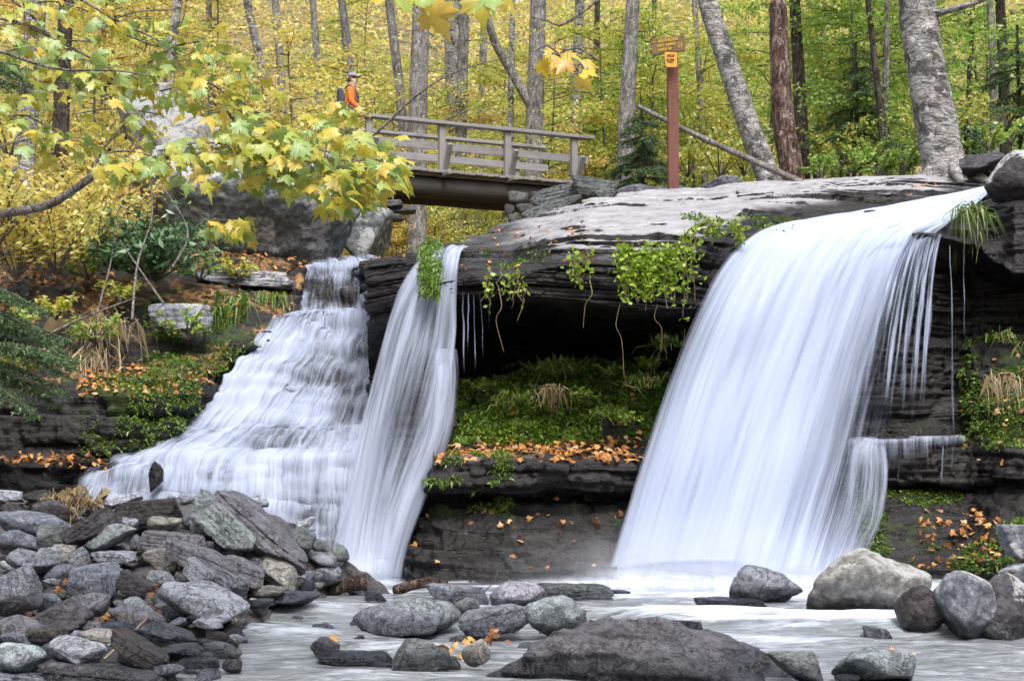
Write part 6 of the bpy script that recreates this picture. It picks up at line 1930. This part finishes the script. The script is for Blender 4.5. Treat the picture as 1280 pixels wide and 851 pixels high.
stick("stick", [(595, 746, 13.6), (617, 728, 13.5), (622, 712, 13.5)], .006, .003, "twig", "bare twig standing upright behind the egg shaped stone")
stick("stick", [(716, 770, 12.3), (712, 752, 12.3), (708, 742, 12.3)], .006, .003, "twig", "bare twig rising from behind the front rock's crest")
stick("stick", [(668, 795, 11.5), (700, 775, 11.4), (740, 762, 11.3)], .006, .003, "twig", "bare twig arching over the pale wedge shaped boulder")
stick("fallen_branch", [(408, 208, 24.5), (430, 186, 24.2), (470, 166, 23.9), (520, 120, 23.6), (570, 90, 23.4), (640, 70, 23.2)], .035, .008, "limb", "bare grey branch slanting across the front of the footbridge", "branch")
stick("dead_branch", [(60, 418, 17.8), (110, 395, 17.8), (170, 372, 17.8)], .02, .01, "limb", "bare dead branch lying on the left bank under the evergreen bush", "branch")
for i, pts in enumerate([[(112, 480, 18), (120, 400, 18.4), (138, 330, 18.8), (150, 250, 19)], [(165, 400, 18), (172, 330, 18.3), (190, 270, 18.6), (186, 215, 18.8)], [(205, 380, 18.2), (170, 330, 18.3), (150, 300, 18.4)], [(215, 335, 18.6), (235, 290, 18.8), (205, 235, 19)]]):
    stick("bare_stem", pts, .018, .006, "limb", ("bare upright stem left of the evergreen bush", "tall bare stem in front of the evergreen bush", "short bare stem leaning across the evergreen bush", "bare stem bending over the evergreen bush's top")[i], "stem")


# ------------------------------------------------------------------ near maple sprays hanging into the view
def spray(name, label, limbs, clusters, mat, seed, size, dens_k=1.0):
    """limbs: list of (points, r0, r1); clusters: (x0,y0,x1,y1,thickness px,count,d)"""
    rng2 = np.random.default_rng(seed)
    root = empty(name, P(*limbs[0][0][0])); tag(root, label, "branch")
    acc = Acc()
    for pts, r0, r1 in limbs:
        c = resample(np.array([P(*p) for p in pts]), .05)
        acc.add(*tube(c, np.linspace(r0, r1, len(c)), 7, wob=.12))
    C, A, N = [], [], []
    for (x0, y0, x1, y1, th, cnt, d) in clusters:
        cnt = int(cnt * dens_k); t = rng2.random(cnt)
        x = x0 + (x1 - x0) * t + rng2.normal(size=cnt) * th * .35; y = y0 + (y1 - y0) * t + rng2.normal(size=cnt) * th * .5
        dd = d + rng2.normal(size=cnt) * .32
        c = PA(np.stack([x, y, dd], -1)); C.append(c)
        a = np.stack([rng2.normal(size=cnt) * .5 + .35, rng2.normal(size=cnt) * .45 - .25, -.55 + rng2.normal(size=cnt) * .3], -1); A.append(a)
        N.append(np.stack([rng2.normal(size=cnt) * .4, -.30 + rng2.normal(size=cnt) * .45, .95 + rng2.normal(size=cnt) * .3], -1))
        # petioles tie leaves to a twig running through the cluster
        q0, q1 = P(x0, y0 - th * .2, d), P(x1, y1 - th * .2, d)
        acc.add(*tube(resample(np.array([q0, (q0 + q1) / 2 + np.array((0, 0, .04)), q1]), .06), .006, 5, cap=False))
        for j in range(cnt):
            m = q0 + (q1 - q0) * min(max(t[j] - .06, 0), 1)
            acc.add(*tube(np.array([m, (m + c[j]) / 2 + np.array((0, 0, .02)), c[j]]), .0016, 3, cap=False))
    C = np.concatenate(C); A = np.concatenate(A); N = np.concatenate(N)
    V, F = maple_leaves(C, A, N, size * rng2.uniform(.65, 1.2, len(C)), rng2, .4)
    build("limb", *acc.get(), M["limb"], parent=root)
    build("foliage", V, F, M[mat], parent=root)

spray("maple_branch", "thick grey maple limb with a long spray of lime and yellow leaves reaching the bridge",
      [([(-60, 282, 9.3), (0, 268, 9.2), (60, 256, 9.1), (100, 232, 9.0), (130, 212, 9.0), (188, 199, 8.9), (260, 192, 8.8), (360, 198, 8.7)], .038, .008),
       ([(100, 232, 9.0), (118, 212, 9.1), (126, 190, 9.2), (160, 150, 9.3)], .018, .006), ([(0, 64, 8.8), (70, 86, 8.7), (140, 88, 8.6), (190, 95, 8.5)], .012, .004),
       ([(320, 195, 8.6), (400, 205, 8.4), (460, 214, 8.3)], .008, .004)],
      [(200, 195, 300, 190, 32, 30, 8.8), (280, 180, 380, 200, 42, 44, 8.6), (350, 195, 450, 212, 40, 48, 8.4), (420, 215, 500, 212, 30, 32, 8.2), (300, 165, 370, 175, 26, 20, 8.6), (120, 200, 200, 205, 30, 16, 9.0), (10, 150, 60, 165, 24, 7, 9.0),
       (385, 168, 440, 172, 24, 16, 9.2), (416, 132, 446, 142, 10, 4, 9.2), (410, 250, 430, 262, 16, 6, 8.3), (440, 232, 460, 250, 14, 9, 8.3), (255, 280, 318, 292, 14, 9, 8.6)], "leaf_near", 3, .118, 3.0)
spray("maple_branch", "fine dark twigs with yellow maple leaves across the upper left corner",
      [([(-40, 15, 9.8), (20, 28, 9.7), (70, 50, 9.6), (140, 85, 9.5), (200, 97, 9.4)], .014, .005), ([(10, -4, 9.6), (50, 30, 9.6), (74, 62, 9.5), (98, 108, 9.4), (104, 135, 9.4)], .010, .004),
       ([(85, -10, 9.5), (150, 28, 9.4), (200, 52, 9.3), (222, 76, 9.2), (240, 118, 9.2), (254, 146, 9.2)], .011, .004), ([(150, 40, 9.4), (205, 58, 9.4), (230, 20, 9.4), (232, -10, 9.4)], .008, .005), ([(252, 96, 9.1), (282, 118, 9.1), (312, 146, 9.1)], .009, .004)],
      [(40, 10, 110, 20, 26, 12, 9.5), (0, 40, 60, 50, 40, 10, 9.6), (100, 80, 180, 110, 30, 16, 9.4), (180, 90, 250, 60, 40, 18, 9.2), (200, 120, 300, 115, 30, 18, 9.2), (20, 120, 90, 110, 26, 8, 9.4), (270, 70, 330, 110, 30, 10, 9.2), (0, 75, 120, 60, 40, 10, 9.5), (120, 40, 220, 20, 36, 10, 9.4), (90, 150, 200, 150, 34, 10, 9.3), (0, 190, 90, 185, 34, 8, 9.3), (250, 150, 340, 150, 26, 10, 9.1)], "leaf_near", 5, .115, 3.0)
spray("maple_twig", "twig of large yellow maple leaves hanging from the top edge",
      [([(500, -12, 5.6), (525, 12, 5.6), (548, 35, 5.6), (562, 52, 5.6), (600, 50, 5.6), (640, 66, 5.6)], .005, .002)],
      [(478, -8, 548, 8, 10, 6, 5.6), (575, -6, 640, -2, 6, 3, 5.6)], "leaf_near", 7, .14, 1.5)
spray("maple_twig", "short twig with a few ragged yellow leaves above the bridge's right half",
      [([(760, -10, 6.6), (725, 18, 6.6), (700, 32, 6.6), (684, 26, 6.6), (664, 22, 6.6)], .009, .003), ([(690, 66, 6.6), (712, 78, 6.6), (726, 92, 6.6)], .004, .002)],
      [(668, 66, 700, 72, 10, 5, 6.6), (700, 68, 745, 76, 8, 3, 6.6), (720, 88, 732, 94, 5, 2, 6.6)], "leaf_gold", 9, .12)

# ------------------------------------------------------------------ light
world = bpy.data.worlds.new("World")
scene.world = world
world.use_nodes = True
nt = world.node_tree
bg = nt.nodes["Background"]
sky = nt.nodes.new("ShaderNodeTexSky")
sky.sky_type = "NISHITA"
sky.sun_disc = False
SUN_EL, SUN_ROT = R(58), R(165)
sky.sun_elevation = SUN_EL
sky.sun_rotation = SUN_ROT
sky.air_density = 1.0
sky.dust_density = 3.0
sky.ozone_density = 1.0
hs = nt.nodes.new("ShaderNodeHueSaturation")     # thin high cloud: the blue is washed out
hs.inputs["Saturation"].default_value = 0.40
hs.inputs["Value"].default_value = 1.05
nt.links.new(sky.outputs[0], hs.inputs["Color"])
nt.links.new(hs.outputs[0], bg.inputs[0])
bg.inputs[1].default_value = 0.13
sl = bpy.data.lights.new("sun", "SUN")
sl.energy = 1.5
sl.angle = R(25)
sl.color = (1.0, 0.96, 0.9)
so = bpy.data.objects.new("sun", sl)
COL.objects.link(so)
dirv = Vector((math.sin(SUN_ROT) * math.cos(SUN_EL), math.cos(SUN_ROT) * math.cos(SUN_EL), math.sin(SUN_EL)))
so.rotation_euler = (-dirv).to_track_quat("-Z", "Y").to_euler()
so.location = (0, 0, 30)

scene.view_settings.view_transform = "Standard"
scene.view_settings.look = "None"
scene.view_settings.exposure = 1.36
scene.view_settings.gamma = 1.0
c = scene.cycles
c.max_bounces = 6
c.diffuse_bounces = 4
c.glossy_bounces = 2
c.volume_bounces = 1
c.transmission_bounces = 3
c.transparent_max_bounces = 24
c.use_denoising = True
c.caustics_reflective = False
c.caustics_refractive = False
